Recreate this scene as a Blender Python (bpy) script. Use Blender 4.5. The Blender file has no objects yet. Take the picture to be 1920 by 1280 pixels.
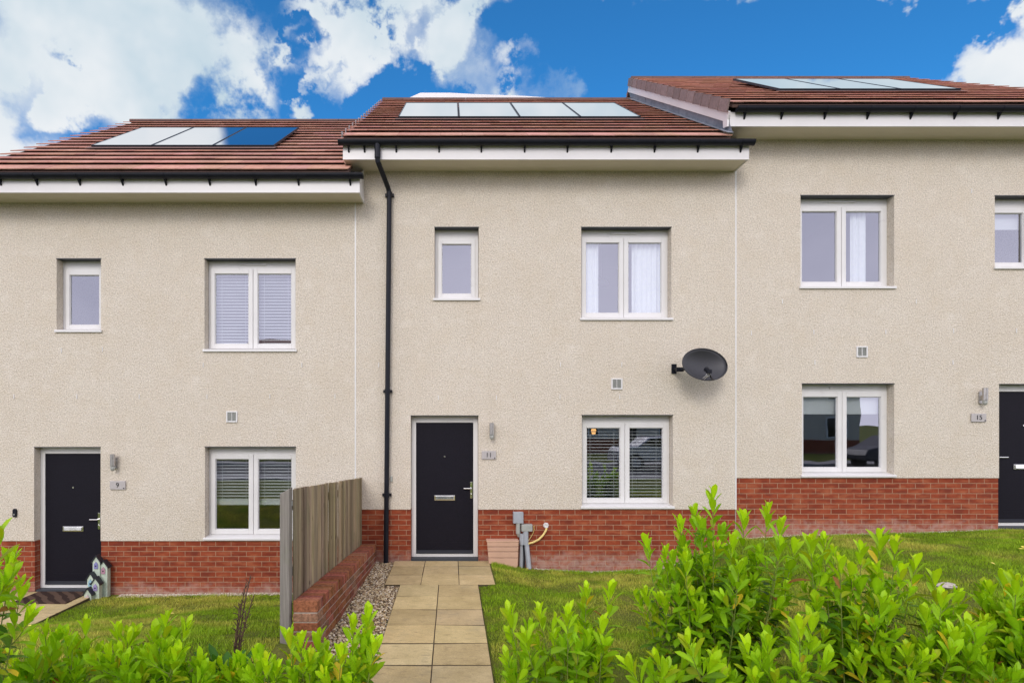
import bpy, math, random
import numpy as np
from mathutils import Vector

sc = bpy.context.scene
COL = sc.collection
R = math.radians
random.seed(7)
RNG = np.random.default_rng(7)

# ------------------------------------------------------------------ camera
# photograph frame of 1920 x 1280; optical axis meets the facade at (848, 795), focal length 1100 px
F, CX, CY, CAMD, CAMZ = 1100.0, 848.0, 795.0, 8.6, 2.0
cam_d = bpy.data.cameras.new('camera')
cam = bpy.data.objects.new('camera', cam_d); COL.objects.link(cam)
cam.location = (0, -CAMD, CAMZ); cam.rotation_euler = (R(90), 0, 0)
cam_d.sensor_width = 36; cam_d.lens = 36 * F / 1920
cam_d.shift_x = (960 - CX) / 1920; cam_d.shift_y = (CY - 640) / 1920
cam_d.clip_end = 2000; cam_d.clip_start = 0.05
sc.camera = cam

def at(px, py, depth):
    return Vector(((px - CX) * depth / F, depth - CAMD, CAMZ + (CY - py) * depth / F))

def ray(px, py):
    return Vector(((px - CX) / F, 1.0, (CY - py) / F)).normalized()

# ------------------------------------------------------------------ view
sc.view_settings.view_transform = 'Standard'
sc.view_settings.look = 'None'
sc.view_settings.exposure = 0.0
sc.view_settings.gamma = 1.0

# ------------------------------------------------------------------ sky
SUN_EL, SUN_AZ = R(30), R(196)          # high and behind the camera, veiled by cloud
w = bpy.data.worlds.new('World'); sc.world = w; w.use_nodes = True
nt = w.node_tree; N = nt.nodes; Lk = nt.links
for n in list(N): N.remove(n)
wo = N.new('ShaderNodeOutputWorld'); bg = N.new('ShaderNodeBackground')
SKY_STRENGTH = 0.10
bg.inputs[1].default_value = SKY_STRENGTH
Lk.new(bg.outputs[0], wo.inputs[0])
tc = N.new('ShaderNodeTexCoord')
DIR = tc.outputs['Generated']
sky = N.new('ShaderNodeTexSky'); sky.sky_type = 'NISHITA'; sky.sun_disc = False
sky.sun_elevation = SUN_EL; sky.sun_rotation = SUN_AZ
sky.ozone_density = 3.0; sky.dust_density = 0.3
def wmath(op, a, b=None, c=None):
    n = N.new('ShaderNodeMath'); n.operation = op
    for i, v in enumerate((a, b, c)):
        if v is None: continue
        if isinstance(v, (int, float)): n.inputs[i].default_value = v
        else: Lk.new(v, n.inputs[i])
    return n.outputs[0]
def wramp(v, a, b, lo=0.0, hi=1.0):
    n = N.new('ShaderNodeMapRange'); n.interpolation_type = 'SMOOTHSTEP'
    Lk.new(v, n.inputs[0])
    for i, q in zip((1, 2, 3, 4), (a, b, lo, hi)): n.inputs[i].default_value = q
    return n.outputs[0]
def wmix(f, a, b):
    n = N.new('ShaderNodeMix'); n.data_type = 'RGBA'
    if isinstance(f, float): n.inputs[0].default_value = f
    else: Lk.new(f, n.inputs[0])
    for s, v in ((n.inputs[6], a), (n.inputs[7], b)):
        if isinstance(v, tuple): s.default_value = v
        else: Lk.new(v, s)
    return n.outputs[2]
def wnoise(scale, detail=8, rough=.6, vec=None):
    n = N.new('ShaderNodeTexNoise'); n.inputs['Scale'].default_value = scale
    n.inputs['Detail'].default_value = detail; n.inputs['Roughness'].default_value = rough
    Lk.new(vec or DIR, n.inputs['Vector']); return n
warpn = wnoise(7.0, 6, .6)
sub = N.new('ShaderNodeVectorMath'); sub.operation = 'SUBTRACT'
Lk.new(warpn.outputs['Color'], sub.inputs[0]); sub.inputs[1].default_value = (.5, .5, .5)
scl = N.new('ShaderNodeVectorMath'); scl.operation = 'SCALE'; scl.inputs['Scale'].default_value = .022
Lk.new(sub.outputs[0], scl.inputs[0])
addv = N.new('ShaderNodeVectorMath'); addv.operation = 'ADD'
Lk.new(DIR, addv.inputs[0]); Lk.new(scl.outputs[0], addv.inputs[1])
WD = addv.outputs[0]
# banks of cloud: direction (as picture coordinates of the view), angular radius in degrees, weight
BANKS = [(60, 10, 12, .62), (200, 60, 9, .5), (330, 60, 8.5, .55), (290, 150, 5.0, .35), (15, 205, 6, .55), (70, 235, 4.5, .35), (440, 115, 6.0, .62), (455, 195, 5.0, .52),
         (600, 60, 6.0, .52), (625, 105, 4.2, .30), (695, 0, 3.6, .36), (768, 45, 4.0, .5), (550, -10, 3.6, .40), (520, 110, 3.2, .22),
         (870, 150, 4.2, .45), (905, 120, 3.6, .26), (1025, 155, 4.0, .42), (1275, 135, 3.4, .50), (1935, 130, 5.0, .85), (1870, 150, 3.4, .4), (1790, 160, 3.0, .34),
         (205, 232, 3.2, .44), (600, 215, 3.2, .33), (690, 90, 3.2, .24),
         (165, 195, 5.4, -.75), (485, 25, 3.6, -.75), (380, 205, 2.8, -.4), (565, 175, 3.6, -.5), (520, 70, 2.4, -.35), (110, 240, 2.8, -.25), (555, 100, 2.0, -.2),
         (20, -235, 10, 1.0), (170, -235, 7, 1.0), (280, -230, 5.5, .9), (430, -235, 5.5, -1.2), (480, -150, 4, -.4)]
BANKS += [(690 + 100 * k, -185, 7.2, .85) for k in range(7)] + [(1500 + 110 * k, -165, 6.0, .95) for k in range(5)] + [(1000, -330, 12, 1.0), (1500, -330, 12, 1.0), (1000, 40, 5.0, -.25), (1350, 50, 7, -.5), (1600, 40, 7, -.7), (1800, 30, 5, -.6), (1150, 10, 5, -.3)]
acc = None
for (bx, by, br, bw) in BANKS:
    d = ray(bx, by)
    dt = N.new('ShaderNodeVectorMath'); dt.operation = 'DOT_PRODUCT'
    Lk.new(WD, dt.inputs[0]); dt.inputs[1].default_value = d
    m = wramp(dt.outputs['Value'], math.cos(R(br)), math.cos(R(br * .1)))
    acc = wmath('MULTIPLY', m, bw) if acc is None else wmath('MULTIPLY_ADD', m, bw, acc)
fb = wnoise(8.5, 11, .60, WD)
dens = wmath('ADD', acc, wmath('MULTIPLY', wmath('SUBTRACT', fb.outputs['Fac'], .5), 1.15))
mask = wramp(dens, .18, 1.0)
sep = N.new('ShaderNodeSeparateXYZ'); Lk.new(DIR, sep.inputs[0])
rear = wramp(sep.outputs['Y'], .35, -.15)           # the overcast half of the sky, over the street
high = wramp(sep.outputs['Z'], .78, .93)
over = wmath('MAXIMUM', rear, high)
tint = N.new('ShaderNodeMix'); tint.data_type = 'RGBA'; tint.blend_type = 'MULTIPLY'; tint.inputs[0].default_value = 1
Lk.new(sky.outputs[0], tint.inputs[6]); tint.inputs[7].default_value = (.33, 1.20, 1.74, 1)
shade = wnoise(3.2, 5, .55)
cl = wmix(wramp(shade.outputs['Fac'], .35, .65), (5.0, 6.5, 7.5, 1), (8.6, 8.9, 9.2, 1))
front = wmix(mask, wmix(wramp(sep.outputs['Z'], .36, .02), tint.outputs[2], (6.2, 7.2, 8.0, 1)), cl)
oc = wmix(wramp(shade.outputs['Fac'], .3, .7), (13.6, 13.5, 16.0, 1), (18.0, 17.6, 20.0, 1))
low = wramp(sep.outputs['Z'], .80, .0, .80, 1.06)    # overcast made brighter towards the horizon, to light the wall under the eaves
lm = N.new('ShaderNodeMix'); lm.data_type = 'RGBA'; lm.blend_type = 'MULTIPLY'; lm.inputs[0].default_value = 1
lc = N.new('ShaderNodeCombineColor')
for k in range(3): Lk.new(low, lc.inputs[k])
Lk.new(oc, lm.inputs[6]); Lk.new(lc.outputs[0], lm.inputs[7]); oc = lm.outputs[2]
Lk.new(wmix(over, front, oc), bg.inputs[0])

# ------------------------------------------------------------------ sun, veiled
sl = bpy.data.lights.new('sun', 'SUN'); sl.energy = 1.35; sl.angle = R(20); sl.color = (1.0, .95, .88)
so = bpy.data.objects.new('sun', sl); COL.objects.link(so)
sd = Vector((math.sin(SUN_AZ) * math.cos(SUN_EL), math.cos(SUN_AZ) * math.cos(SUN_EL), math.sin(SUN_EL)))
so.rotation_euler = (-sd).to_track_quat('-Z', 'Y').to_euler(); so.location = (0, -20, 30)

# ------------------------------------------------------------------ materials
class Nodes:
    def __init__(s, name):
        s.m = bpy.data.materials.new(name); s.m.use_nodes = True
        s.t = s.m.node_tree; s.n = s.t.nodes; s.l = s.t.links
        s.p = s.n['Principled BSDF']; s.out = s.n['Material Output']
        s.c = s.n.new('ShaderNodeTexCoord').outputs['Object']
    def new(s, t, **k):
        n = s.n.new(t)
        for a, v in k.items(): setattr(n, a, v)
        return n
    def put(s, sock, v):
        if isinstance(v, bpy.types.NodeSocket): s.l.new(v, sock)
        elif isinstance(v, tuple) and len(v) == 3 and sock.type == 'RGBA': sock.default_value = (*v, 1)
        else: sock.default_value = v
    def mapping(s, scale, rot=(0, 0, 0), vec=None):
        n = s.new('ShaderNodeMapping'); n.inputs['Scale'].default_value = scale; n.inputs['Rotation'].default_value = rot
        s.l.new(vec or s.c, n.inputs[0]); return n.outputs[0]
    def noise(s, scale, detail=4, rough=.55, vec=None, col=False):
        n = s.new('ShaderNodeTexNoise'); n.inputs['Scale'].default_value = scale
        n.inputs['Detail'].default_value = detail; n.inputs['Roughness'].default_value = rough
        s.l.new(vec or s.c, n.inputs['Vector']); return n.outputs['Color' if col else 'Fac']
    def voro(s, scale, feature='F1', vec=None, out='Distance'):
        n = s.new('ShaderNodeTexVoronoi', feature=feature); n.inputs['Scale'].default_value = scale
        s.l.new(vec or s.c, n.inputs['Vector']); return n.outputs[out]
    def ramp(s, v, a, b, lo=0., hi=1.):
        n = s.new('ShaderNodeMapRange'); s.l.new(v, n.inputs[0])
        for i, q in zip((1, 2, 3, 4), (a, b, lo, hi)): n.inputs[i].default_value = q
        return n.outputs[0]
    def math(s, op, a, b=0.):
        n = s.new('ShaderNodeMath', operation=op); s.put(n.inputs[0], a); s.put(n.inputs[1], b); return n.outputs[0]
    def mix(s, f, a, b, blend='MIX'):
        n = s.new('ShaderNodeMix', data_type='RGBA', blend_type=blend)
        s.put(n.inputs[0], f); s.put(n.inputs[6], a); s.put(n.inputs[7], b); return n.outputs[2]
    def bump(s, h, strength=.5, dist=.01, prev=None):
        n = s.new('ShaderNodeBump'); n.inputs['Strength'].default_value = strength; n.inputs['Distance'].default_value = dist
        s.l.new(h, n.inputs['Height'])
        if prev: s.l.new(prev, n.inputs['Normal'])
        return n.outputs[0]
    def attr(s, name='tint'):
        n = s.new('ShaderNodeAttribute'); n.attribute_name = name; return n.outputs['Color']
    def done(s, col=None, rough=None, metal=None, normal=None, spec=None):
        if col is not None: s.put(s.p.inputs['Base Color'], col)
        if rough is not None: s.put(s.p.inputs['Roughness'], rough)
        if metal is not None: s.put(s.p.inputs['Metallic'], metal)
        if normal is not None: s.l.new(normal, s.p.inputs['Normal'])
        if spec is not None: s.p.inputs['Specular IOR Level'].default_value = spec
        return s.m

def simple(name, col, rough=.5, metal=0., nscale=30., namt=.12, bump=0., tinted=False, spec=None):
    s = Nodes(name)
    f = s.noise(nscale, 5, .6)
    k = s.ramp(f, .3, .7, 1 - namt, 1 + namt)
    cc = s.mix(1.0, tuple(col), s.new('ShaderNodeCombineXYZ').outputs[0], 'MULTIPLY')
    cmb = cc.node.inputs[7].links[0].from_node
    for i in range(3): s.l.new(k, cmb.inputs[i])
    if tinted: cc = s.mix(1.0, cc, s.attr(), 'MULTIPLY')
    rr = s.ramp(f, .3, .7, max(0, rough - .06), min(1, rough + .06))
    nm = s.bump(f, bump, .004) if bump else None
    return s.done(cc, rr, metal, nm, spec)

def render_mat(name, col, amp=1.0):
    s = Nodes(name)
    v = s.voro(46.0, 'F1', s.mapping((1, 1, 1.1)))
    v2 = s.noise(60., 4, .75)
    v3 = s.noise(30., 3, .6)
    big = s.noise(.9, 4, .6)
    streak = s.noise(1.0, 5, .65, s.mapping((3.4, 3.4, .22)))
    h = s.math('ADD', s.math('MULTIPLY', v, 1.0), s.math('ADD', s.math('MULTIPLY', v2, 1.0), s.math('MULTIPLY', v3, .4)))
    c = s.mix(s.ramp(v2, .34, .66), tuple(q * .58 for q in col), tuple(min(1, q * 1.20) for q in col))
    c = s.mix(s.ramp(s.noise(52., 2, .5), .57, .68, 0, .62), c, (.40, .31, .20))
    c = s.mix(s.ramp(s.noise(105., 2, .5), .60, .70, 0, .45), c, (.84, .81, .75))
    c = s.mix(s.ramp(big, .38, .7, 0, .20), c, (.50, .41, .29))
    c = s.mix(s.ramp(s.noise(2.6, 5, .65), .48, .68, 0, .20), c, (.60, .50, .36))
    c = s.mix(s.ramp(s.noise(4.1, 5, .65), .52, .70, 0, .25), c, (.80, .75, .67))
    specks = s.math('MULTIPLY', s.ramp(s.noise(33., 3, .7), .60, .68), s.ramp(s.noise(5., 3, .6), .42, .62, .25, 1.))
    c = s.mix(s.math('MULTIPLY', specks, .6), c, (.30, .235, .16))
    c = s.mix(s.ramp(streak, .55, .8, 0, .06), c, (.40, .35, .28))
    return s.done(c, .92, 0., s.bump(h, .5 * amp, .010), .2)

def brick_mat(name):
    s = Nodes(name)
    sp = s.new('ShaderNodeSeparateXYZ'); s.l.new(s.c, sp.inputs[0])
    cb = s.new('ShaderNodeCombineXYZ')
    s.l.new(s.math('ADD', sp.outputs[0], sp.outputs[1]), cb.inputs[0]); s.l.new(sp.outputs[2], cb.inputs[1])
    wv = s.noise(9., 2, .5, col=True)
    wob = s.new('ShaderNodeVectorMath', operation='MULTIPLY_ADD')
    s.l.new(wv, wob.inputs[0]); wob.inputs[1].default_value = (.006, .004, 0); s.l.new(cb.outputs[0], wob.inputs[2])
    b = s.new('ShaderNodeTexBrick'); s.l.new(wob.outputs[0], b.inputs['Vector'])
    b.offset = .5
    for k, v in (('Scale', 1.), ('Mortar Size', .0052), ('Mortar Smooth', .25), ('Bias', 0.), ('Brick Width', .225), ('Row Height', .075)):
        b.inputs[k].default_value = v
    b.inputs['Color1'].default_value = (.31, .060, .022, 1); b.inputs['Color2'].default_value = (.215, .037, .015, 1)
    b.inputs['Mortar'].default_value = (.40, .25, .155, 1)
    cell = s.noise(1., 1, .5, s.mapping((4.6, 13.2, 1), vec=cb.outputs[0]))
    c = s.mix(s.math('MULTIPLY', s.ramp(cell, .52, .66, 0, .6), s.math('SUBTRACT', 1., b.outputs['Fac'])), b.outputs['Color'], (.40, .125, .055))
    c = s.mix(s.math('MULTIPLY', s.ramp(cell, .44, .32, 0, .55), s.math('SUBTRACT', 1., b.outputs['Fac'])), c, (.14, .030, .018))
    c = s.mix(s.ramp(s.noise(26., 5, .65), .35, .7, 0, .35), c, (.17, .035, .02))
    c = s.mix(s.ramp(s.noise(5., 4, .6), .5, .75, 0, .28), c, (.46, .13, .06))
    # salts that creep up from the ground: ragged, independent of the light
    n = s.noise(6., 5, .7)
    low = s.ramp(s.math('SUBTRACT', sp.outputs[2], s.math('MULTIPLY', s.math('SUBTRACT', n, .5), .40)), .0, .16, .42, 0.)
    low = s.math('MULTIPLY', low, s.ramp(s.noise(13., 4, .7), .36, .6, .25, 1.))
    c = s.mix(low, c, (.56, .44, .37))
    h = s.math('ADD', s.math('MULTIPLY', b.outputs['Fac'], -1.), s.math('MULTIPLY', s.noise(70., 4, .7), .35))
    return s.done(c, .85, 0., s.bump(h, .7, .006), .25)

def tile_mat():
    s = Nodes('concrete roof tile')
    f = s.noise(14., 5, .65); g = s.noise(2.2, 4, .6)
    c = s.mix(s.ramp(f, .3, .7), (.43, .21, .155), (.56, .32, .245))
    c = s.mix(s.ramp(g, .45, .75, 0, .4), c, (.33, .15, .11))
    c = s.mix(s.ramp(s.noise(60., 3, .6), .6, .75, 0, .4), c, (.40, .26, .20))
    c = s.mix(1., c, s.attr(), 'MULTIPLY')
    return s.done(c, .8, 0., s.bump(s.noise(120., 3, .6), .3, .003), .3)

def wood_mat(name, base, dark):
    s = Nodes(name)
    g = s.noise(1., 6, .65, s.mapping((70, 70, 2.2)))
    g2 = s.noise(1., 4, .6, s.mapping((16, 16, .9)))
    c = s.mix(s.ramp(g, .35, .68), dark, base)
    c = s.mix(s.ramp(g2, .45, .7, 0, .6), c, tuple(q * .62 for q in base))
    c = s.mix(s.ramp(s.noise(3., 3, .6), .5, .75, 0, .35), c, (.17, .19, .09))
    knots = s.ramp(s.voro(1., 'F1', s.mapping((9, 9, 3.2))), .07, .12, .75, 0.)
    c = s.mix(knots, c, (.045, .03, .02))
    c = s.mix(1., c, s.attr(), 'MULTIPLY')
    return s.done(c, .85, 0., s.bump(g, .45, .004), .2)

def slab_mat():
    s = Nodes('riven paving slab')
    f = s.noise(3.2, 6, .65); g = s.noise(85., 4, .7); h = s.noise(11., 5, .6, s.mapping((1, 2.6, 1)))
    c = s.mix(s.ramp(f, .3, .7), (.50, .385, .185), (.72, .565, .30))
    c = s.mix(s.ramp(g, .3, .72, 0, .55), c, (.27, .21, .12))
    c = s.mix(s.ramp(h, .54, .70, 0, .55), c, (.26, .20, .11))
    c = s.mix(s.ramp(s.noise(1.4, 6, .7), .52, .66, 0, .35), c, (.33, .29, .20))
    c = s.mix(s.ramp(s.noise(22., 5, .7), .60, .72, 0, .5), c, (.20, .15, .08))
    c = s.mix(1., c, s.attr(), 'MULTIPLY')
    return s.done(c, .88, 0., s.bump(s.math('ADD', h, s.math('MULTIPLY', g, .35)), .5, .012), .2)

def ground_mat():
    s = Nodes('lawn soil')
    f = s.noise(1.6, 5, .65); g = s.noise(45., 5, .7)
    c = s.mix(s.ramp(f, .4, .65), (.11, .16, .016), (.20, .20, .04))
    c = s.mix(s.ramp(g, .35, .7, 0, .7), c, (.055, .05, .02))
    return s.done(c, .95, 0., s.bump(g, .8, .02), .1)

def grass_mat():
    s = Nodes('grass blade')
    c = s.mix(1., (1., 1., 1.), s.attr(), 'MULTIPLY')
    d = s.p; s.put(d.inputs['Base Color'], c); d.inputs['Roughness'].default_value = .55; d.inputs['Specular IOR Level'].default_value = .25
    tr = s.new('ShaderNodeBsdfTranslucent'); s.l.new(c, tr.inputs[0])
    mx = s.new('ShaderNodeMixShader'); mx.inputs[0].default_value = .25
    s.l.new(d.outputs[0], mx.inputs[1]); s.l.new(tr.outputs[0], mx.inputs[2]); s.l.new(mx.outputs[0], s.out.inputs[0])
    return s.m

def leaf_mat():
    s = Nodes('laurel leaf')
    v = s.noise(38., 3, .6)
    c = s.mix(1., s.attr(), s.mix(v, (.84, .86, .8), (1.12, 1.1, 1.1)), 'MULTIPLY')
    d = s.p; s.put(d.inputs['Base Color'], c); d.inputs['Roughness'].default_value = .42; d.inputs['Specular IOR Level'].default_value = .22
    tr = s.new('ShaderNodeBsdfTranslucent')
    s.l.new(s.mix(1., c, (1.25, 1.2, .5), 'MULTIPLY'), tr.inputs[0])
    mx = s.new('ShaderNodeMixShader'); mx.inputs[0].default_value = .36
    s.l.new(d.outputs[0], mx.inputs[1]); s.l.new(tr.outputs[0], mx.inputs[2]); s.l.new(mx.outputs[0], s.out.inputs[0])
    return s.m

def glass_mat():
    s = Nodes('double glazing')
    s.n.remove(s.p)
    lw = s.new('ShaderNodeLayerWeight'); lw.inputs[0].default_value = .5
    fac = s.math('ADD', s.math('MULTIPLY', s.math('POWER', lw.outputs['Facing'], 5.), .72), .28)
    wv = s.bump(s.noise(1.1, 2, .5), .035, .06)
    gl = s.new('ShaderNodeBsdfGlossy'); gl.inputs['Roughness'].default_value = 0.0; gl.inputs[0].default_value = (.88, .89, 1, 1)
    s.l.new(wv, gl.inputs['Normal'])
    tr = s.new('ShaderNodeBsdfTransparent'); tr.inputs[0].default_value = (.80, .84, .84, 1)
    mx = s.new('ShaderNodeMixShader'); s.l.new(fac, mx.inputs[0])
    s.l.new(tr.outputs[0], mx.inputs[1]); s.l.new(gl.outputs[0], mx.inputs[2]); s.l.new(mx.outputs[0], s.out.inputs[0])
    return s.m

def panel_mat():
    s = Nodes('solar glass')
    b = s.new('ShaderNodeTexBrick'); b.offset = 0.
    s.l.new(s.mapping((1, 1, 1)), b.inputs['Vector'])
    for k, v in (('Scale', 1.), ('Mortar Size', .003), ('Brick Width', .158), ('Row Height', .158)): b.inputs[k].default_value = v
    b.inputs['Color1'].default_value = (.80, .80, .83, 1); b.inputs['Color2'].default_value = (.81, .81, .84, 1); b.inputs['Mortar'].default_value = (.84, .84, .86, 1)
    m = s.done(b.outputs['Color'], .02, 1.)
    return m

def gravel_mat():
    s = Nodes('pebbles')
    c = s.mix(s.noise(60., 3, .6), s.attr(), (.9, .85, .75), 'MULTIPLY')
    return s.done(c, .7, 0., None, .3)

def mat_weave():
    s = Nodes('brown mat weave')
    wv = s.new('ShaderNodeTexWave', wave_type='BANDS', bands_direction='DIAGONAL'); wv.inputs['Scale'].default_value = 3.2
    wv.inputs['Distortion'].default_value = 3.; s.l.new(s.c, wv.inputs[0])
    c = s.mix(s.ramp(wv.outputs['Fac'], .35, .6), (.045, .028, .022), (.11, .07, .05))
    return s.done(c, .95, 0., s.bump(s.noise(160., 3, .7), .8, .006), .1)

def lead_mat():
    s = Nodes('lead sheet')
    f = s.noise(7., 5, .65)
    c = s.mix(s.ramp(f, .3, .7), (.14, .155, .185), (.26, .275, .31))
    return s.done(c, .55, .15, s.bump(f, .4, .02), .4)

MT = dict(
    render=render_mat('roughcast render', (.715, .647, .547)),
    brick=brick_mat('red facing brick'),
    tile=tile_mat(),
    upvc=simple('white window plastic', (.71, .70, .685), .32, 0, 3., .035),
    fascia=simple('white fascia board', (.72, .70, .69), .38, 0, 2., .04),
    soffit=simple('white soffit board tinted by bounce', (.66, .60, .50), .5, 0, 2., .04),  # white board; tan of bounce and shade is put into its colour
    black=simple('black rainwater plastic', (.010, .011, .017), .42, 0, 6., .2, 0, False, .22),
    darkgrey=simple('dark head strip', (.05, .055, .065), .6, 0, 6., .1),
    door=simple('anthracite door skin', (.0105, .0095, .015), .48, 0, 90., .25, .2, False, .12),
    chrome=simple('polished chrome', (.86, .85, .83), .16, 1., 8., .05),
    steel=simple('brushed steel', (.48, .46, .44), .36, .9, 40., .12),
    lead=lead_mat(), glass=glass_mat(), panel=panel_mat(),
    frame=simple('dark panel frame', (.025, .03, .04), .4, .3, 6., .1),
    dish=simple('grey dish paint', (.030, .030, .035), .5, 0, 60., .12),
    wood=wood_mat('weathered fence board', (.46, .365, .245), (.19, .14, .085)),
    post=wood_mat('grey weathered post', (.30, .275, .245), (.19, .17, .15)),
    slab=slab_mat(), soil=simple('dark joint soil', (.075, .055, .03), .95, 0, 40., .3, .5), ground=ground_mat(), grass=grass_mat(), leaf=leaf_mat(),
    gravel=gravel_mat(),
    wallbrick=simple('worn garden brick', (.27, .092, .048), .9, 0, 38., .5, .7, True, .2),
    mortar=simple('grey mortar', (.36, .29, .24), .95, 0, 60., .2, .6),
    meter=simple('tan meter box plastic', (.58, .36, .25), .55, 0, 5., .07),
    greybox=simple('grey plastic', (.36, .385, .42), .45, 0, 10., .08),
    greydark=simple('weathered grey plastic', (.36, .37, .34), .55, 0, 10., .12),
    yellow=simple('yellow service pipe', (.74, .56, .20), .5, 0, 14., .15),
    stone=simple('pale stone', (.44, .39, .34), .85, 0, 40., .25, .6),
    twig=simple('brown twig', (.10, .055, .035), .85, 0, 60., .3, .4),
    stem=simple('green brown stem', (.17, .21, .035), .7, 0, 50., .25, .2),
    inner=simple('room wall paint', (.30, .285, .28), .9, 0, 3., .05),
    curtain=simple('white curtain', (.90, .90, .91), .9, 0, 20., .05),
    blind=simple('white blind slats', (.72, .72, .72), .5, 0, 6., .03),
    mat=mat_weave(), asphalt=simple('asphalt', (.055, .054, .056), .9, 0, 70., .3, .5),
    paving=simple('concrete pavement', (.30, .29, .27), .9, 0, 20., .15, .3),
    text=simple('black numeral enamel', (.02, .02, .022), .5, 0, 5., .05),
    mint=simple('pale mint paint', (.50, .58, .48), .75, 0, 30., .14, .2, True),
    carpaint=simple('silver car paint', (.42, .43, .45), .25, .6, 3., .04),
    rubber=simple('black rubber', (.02, .02, .02), .8, 0, 30., .2),
    carglass=simple('dark car glass', (.01, .012, .014), .05, 0, 3., .05),
    verge=simple('grey brown cloak tile', (.215, .155, .145), .8, 0, 22., .24, .3, True),
    ridge=simple('dark ridge tile', (.13, .075, .062), .85, 0, 20., .2, .3, True),
    cap=simple('light grey verge cap', (.42, .42, .43), .6, 0, 10., .1),
    bulb=None)
_b = Nodes('lit lamp'); _b.p.inputs['Emission Color'].default_value = (1, .50, .18, 1); _b.p.inputs['Emission Strength'].default_value = 1.9
MT['bulb'] = _b.done((.9, .8, .6), .5)

# ------------------------------------------------------------------ object helpers
ORG = {}
class MB:
    def __init__(s): s.v, s.f, s.t = [], [], []; s.tint = (1, 1, 1)
    def add(s, vs, fs):
        o = len(s.v); s.v += [tuple(q) for q in vs]; s.t += [s.tint] * len(vs)
        s.f += [tuple(o + i for i in q) for q in fs]
    def hexa(s, p):   # 8 points: bottom ring 0-3, top ring 4-7
        s.add(p, [(3, 2, 1, 0), (4, 5, 6, 7), (0, 1, 5, 4), (1, 2, 6, 5), (2, 3, 7, 6), (3, 0, 4, 7)])
    def box(s, x0, x1, y0, y1, z0, z1):
        s.hexa([(x0, y0, z0), (x1, y0, z0), (x1, y1, z0), (x0, y1, z0), (x0, y0, z1), (x1, y0, z1), (x1, y1, z1), (x0, y1, z1)])
    def prism_x(s, prof, x0, x1):   # profile of (y, z), counter-clockwise seen from +x
        n = len(prof)
        s.add([(x0, a, b) for a, b in prof] + [(x1, a, b) for a, b in prof],
              [tuple(range(n))[::-1], tuple(range(n, 2 * n))] + [(i, (i + 1) % n, n + (i + 1) % n, n + i) for i in range(n)])
    def prism_y(s, prof, y0, y1):   # profile of (x, z)
        n = len(prof)
        s.add([(a, y0, b) for a, b in prof] + [(a, y1, b) for a, b in prof],
              [tuple(range(n)), tuple(range(n, 2 * n))[::-1]] + [((i + 1) % n, i, n + i, n + (i + 1) % n) for i in range(n)])
    def tube(s, pts, rad, n=8, cap=True):
        pts = [Vector(p) for p in pts]; k = len(pts)
        rad = rad if isinstance(rad, (list, tuple)) else [rad] * k
        o = []; up = None
        for i, p in enumerate(pts):
            d = (pts[min(i + 1, k - 1)] - pts[max(i - 1, 0)]).normalized()
            if up is None or abs(up.dot(d)) > .95: up = Vector((0, 0, 1)) if abs(d.z) < .9 else Vector((1, 0, 0))
            a = (up - d * up.dot(d)).normalized(); b = d.cross(a); up = a
            o += [p + (a * math.cos(2 * math.pi * j / n) + b * math.sin(2 * math.pi * j / n)) * rad[i] for j in range(n)]
        fs = [(i * n + j, i * n + (j + 1) % n, (i + 1) * n + (j + 1) % n, (i + 1) * n + j) for i in range(k - 1) for j in range(n)]
        if cap: fs += [tuple(range(n))[::-1], tuple(range((k - 1) * n, k * n))]
        s.add(o, fs)
    def build(s, name, mat, parent=None, org=None, smooth=False, bevel=0., seg=2):
        org = Vector(org) if org is not None else (ORG[parent.name] if parent else Vector((0, 0, 0)))
        va = np.array(s.v, dtype=np.float64) - np.array(org)
        me = bpy.data.meshes.new(name); me.from_pydata(va.tolist(), [], s.f); me.validate()
        at_ = me.attributes.new('tint', 'FLOAT_COLOR', 'POINT')
        at_.data.foreach_set('color', np.array([(*q, 1) for q in s.t], dtype=np.float32).ravel())
        return link(name, me, mat, parent, org, smooth, bevel, seg)

def link(name, me, mat, parent, org, smooth=False, bevel=0., seg=2):
    me.materials.append(MT[mat] if isinstance(mat, str) else mat)
    if smooth: me.polygons.foreach_set('use_smooth', [True] * len(me.polygons))
    o = bpy.data.objects.new(name, me); COL.objects.link(o)
    ORG[o.name] = Vector(org)
    if parent:
        o.parent = parent; o.location = Vector(org) - ORG[parent.name]
    else: o.location = org
    if bevel:
        b = o.modifiers.new('bevel', 'BEVEL'); b.width = bevel; b.segments = seg; b.limit_method = 'ANGLE'; b.angle_limit = R(40)
    return o

def np_mesh(name, V, Fq, T, mat, parent=None, org=(0, 0, 0), smooth=False):
    V = np.asarray(V, dtype=np.float32) - np.array(org, dtype=np.float32)
    me = bpy.data.meshes.new(name); k = Fq.shape[1]
    me.vertices.add(len(V)); me.vertices.foreach_set('co', V.ravel())
    me.loops.add(Fq.size); me.loops.foreach_set('vertex_index', Fq.astype(np.int32).ravel())
    me.polygons.add(len(Fq)); me.polygons.foreach_set('loop_start', np.arange(0, Fq.size, k, dtype=np.int32))
    me.update(calc_edges=True)
    a = me.attributes.new('tint', 'FLOAT_COLOR', 'POINT')
    a.data.foreach_set('color', np.concatenate([T, np.ones((len(T), 1))], 1).astype(np.float32).ravel())
    return link(name, me, mat, parent, org, smooth)

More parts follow.
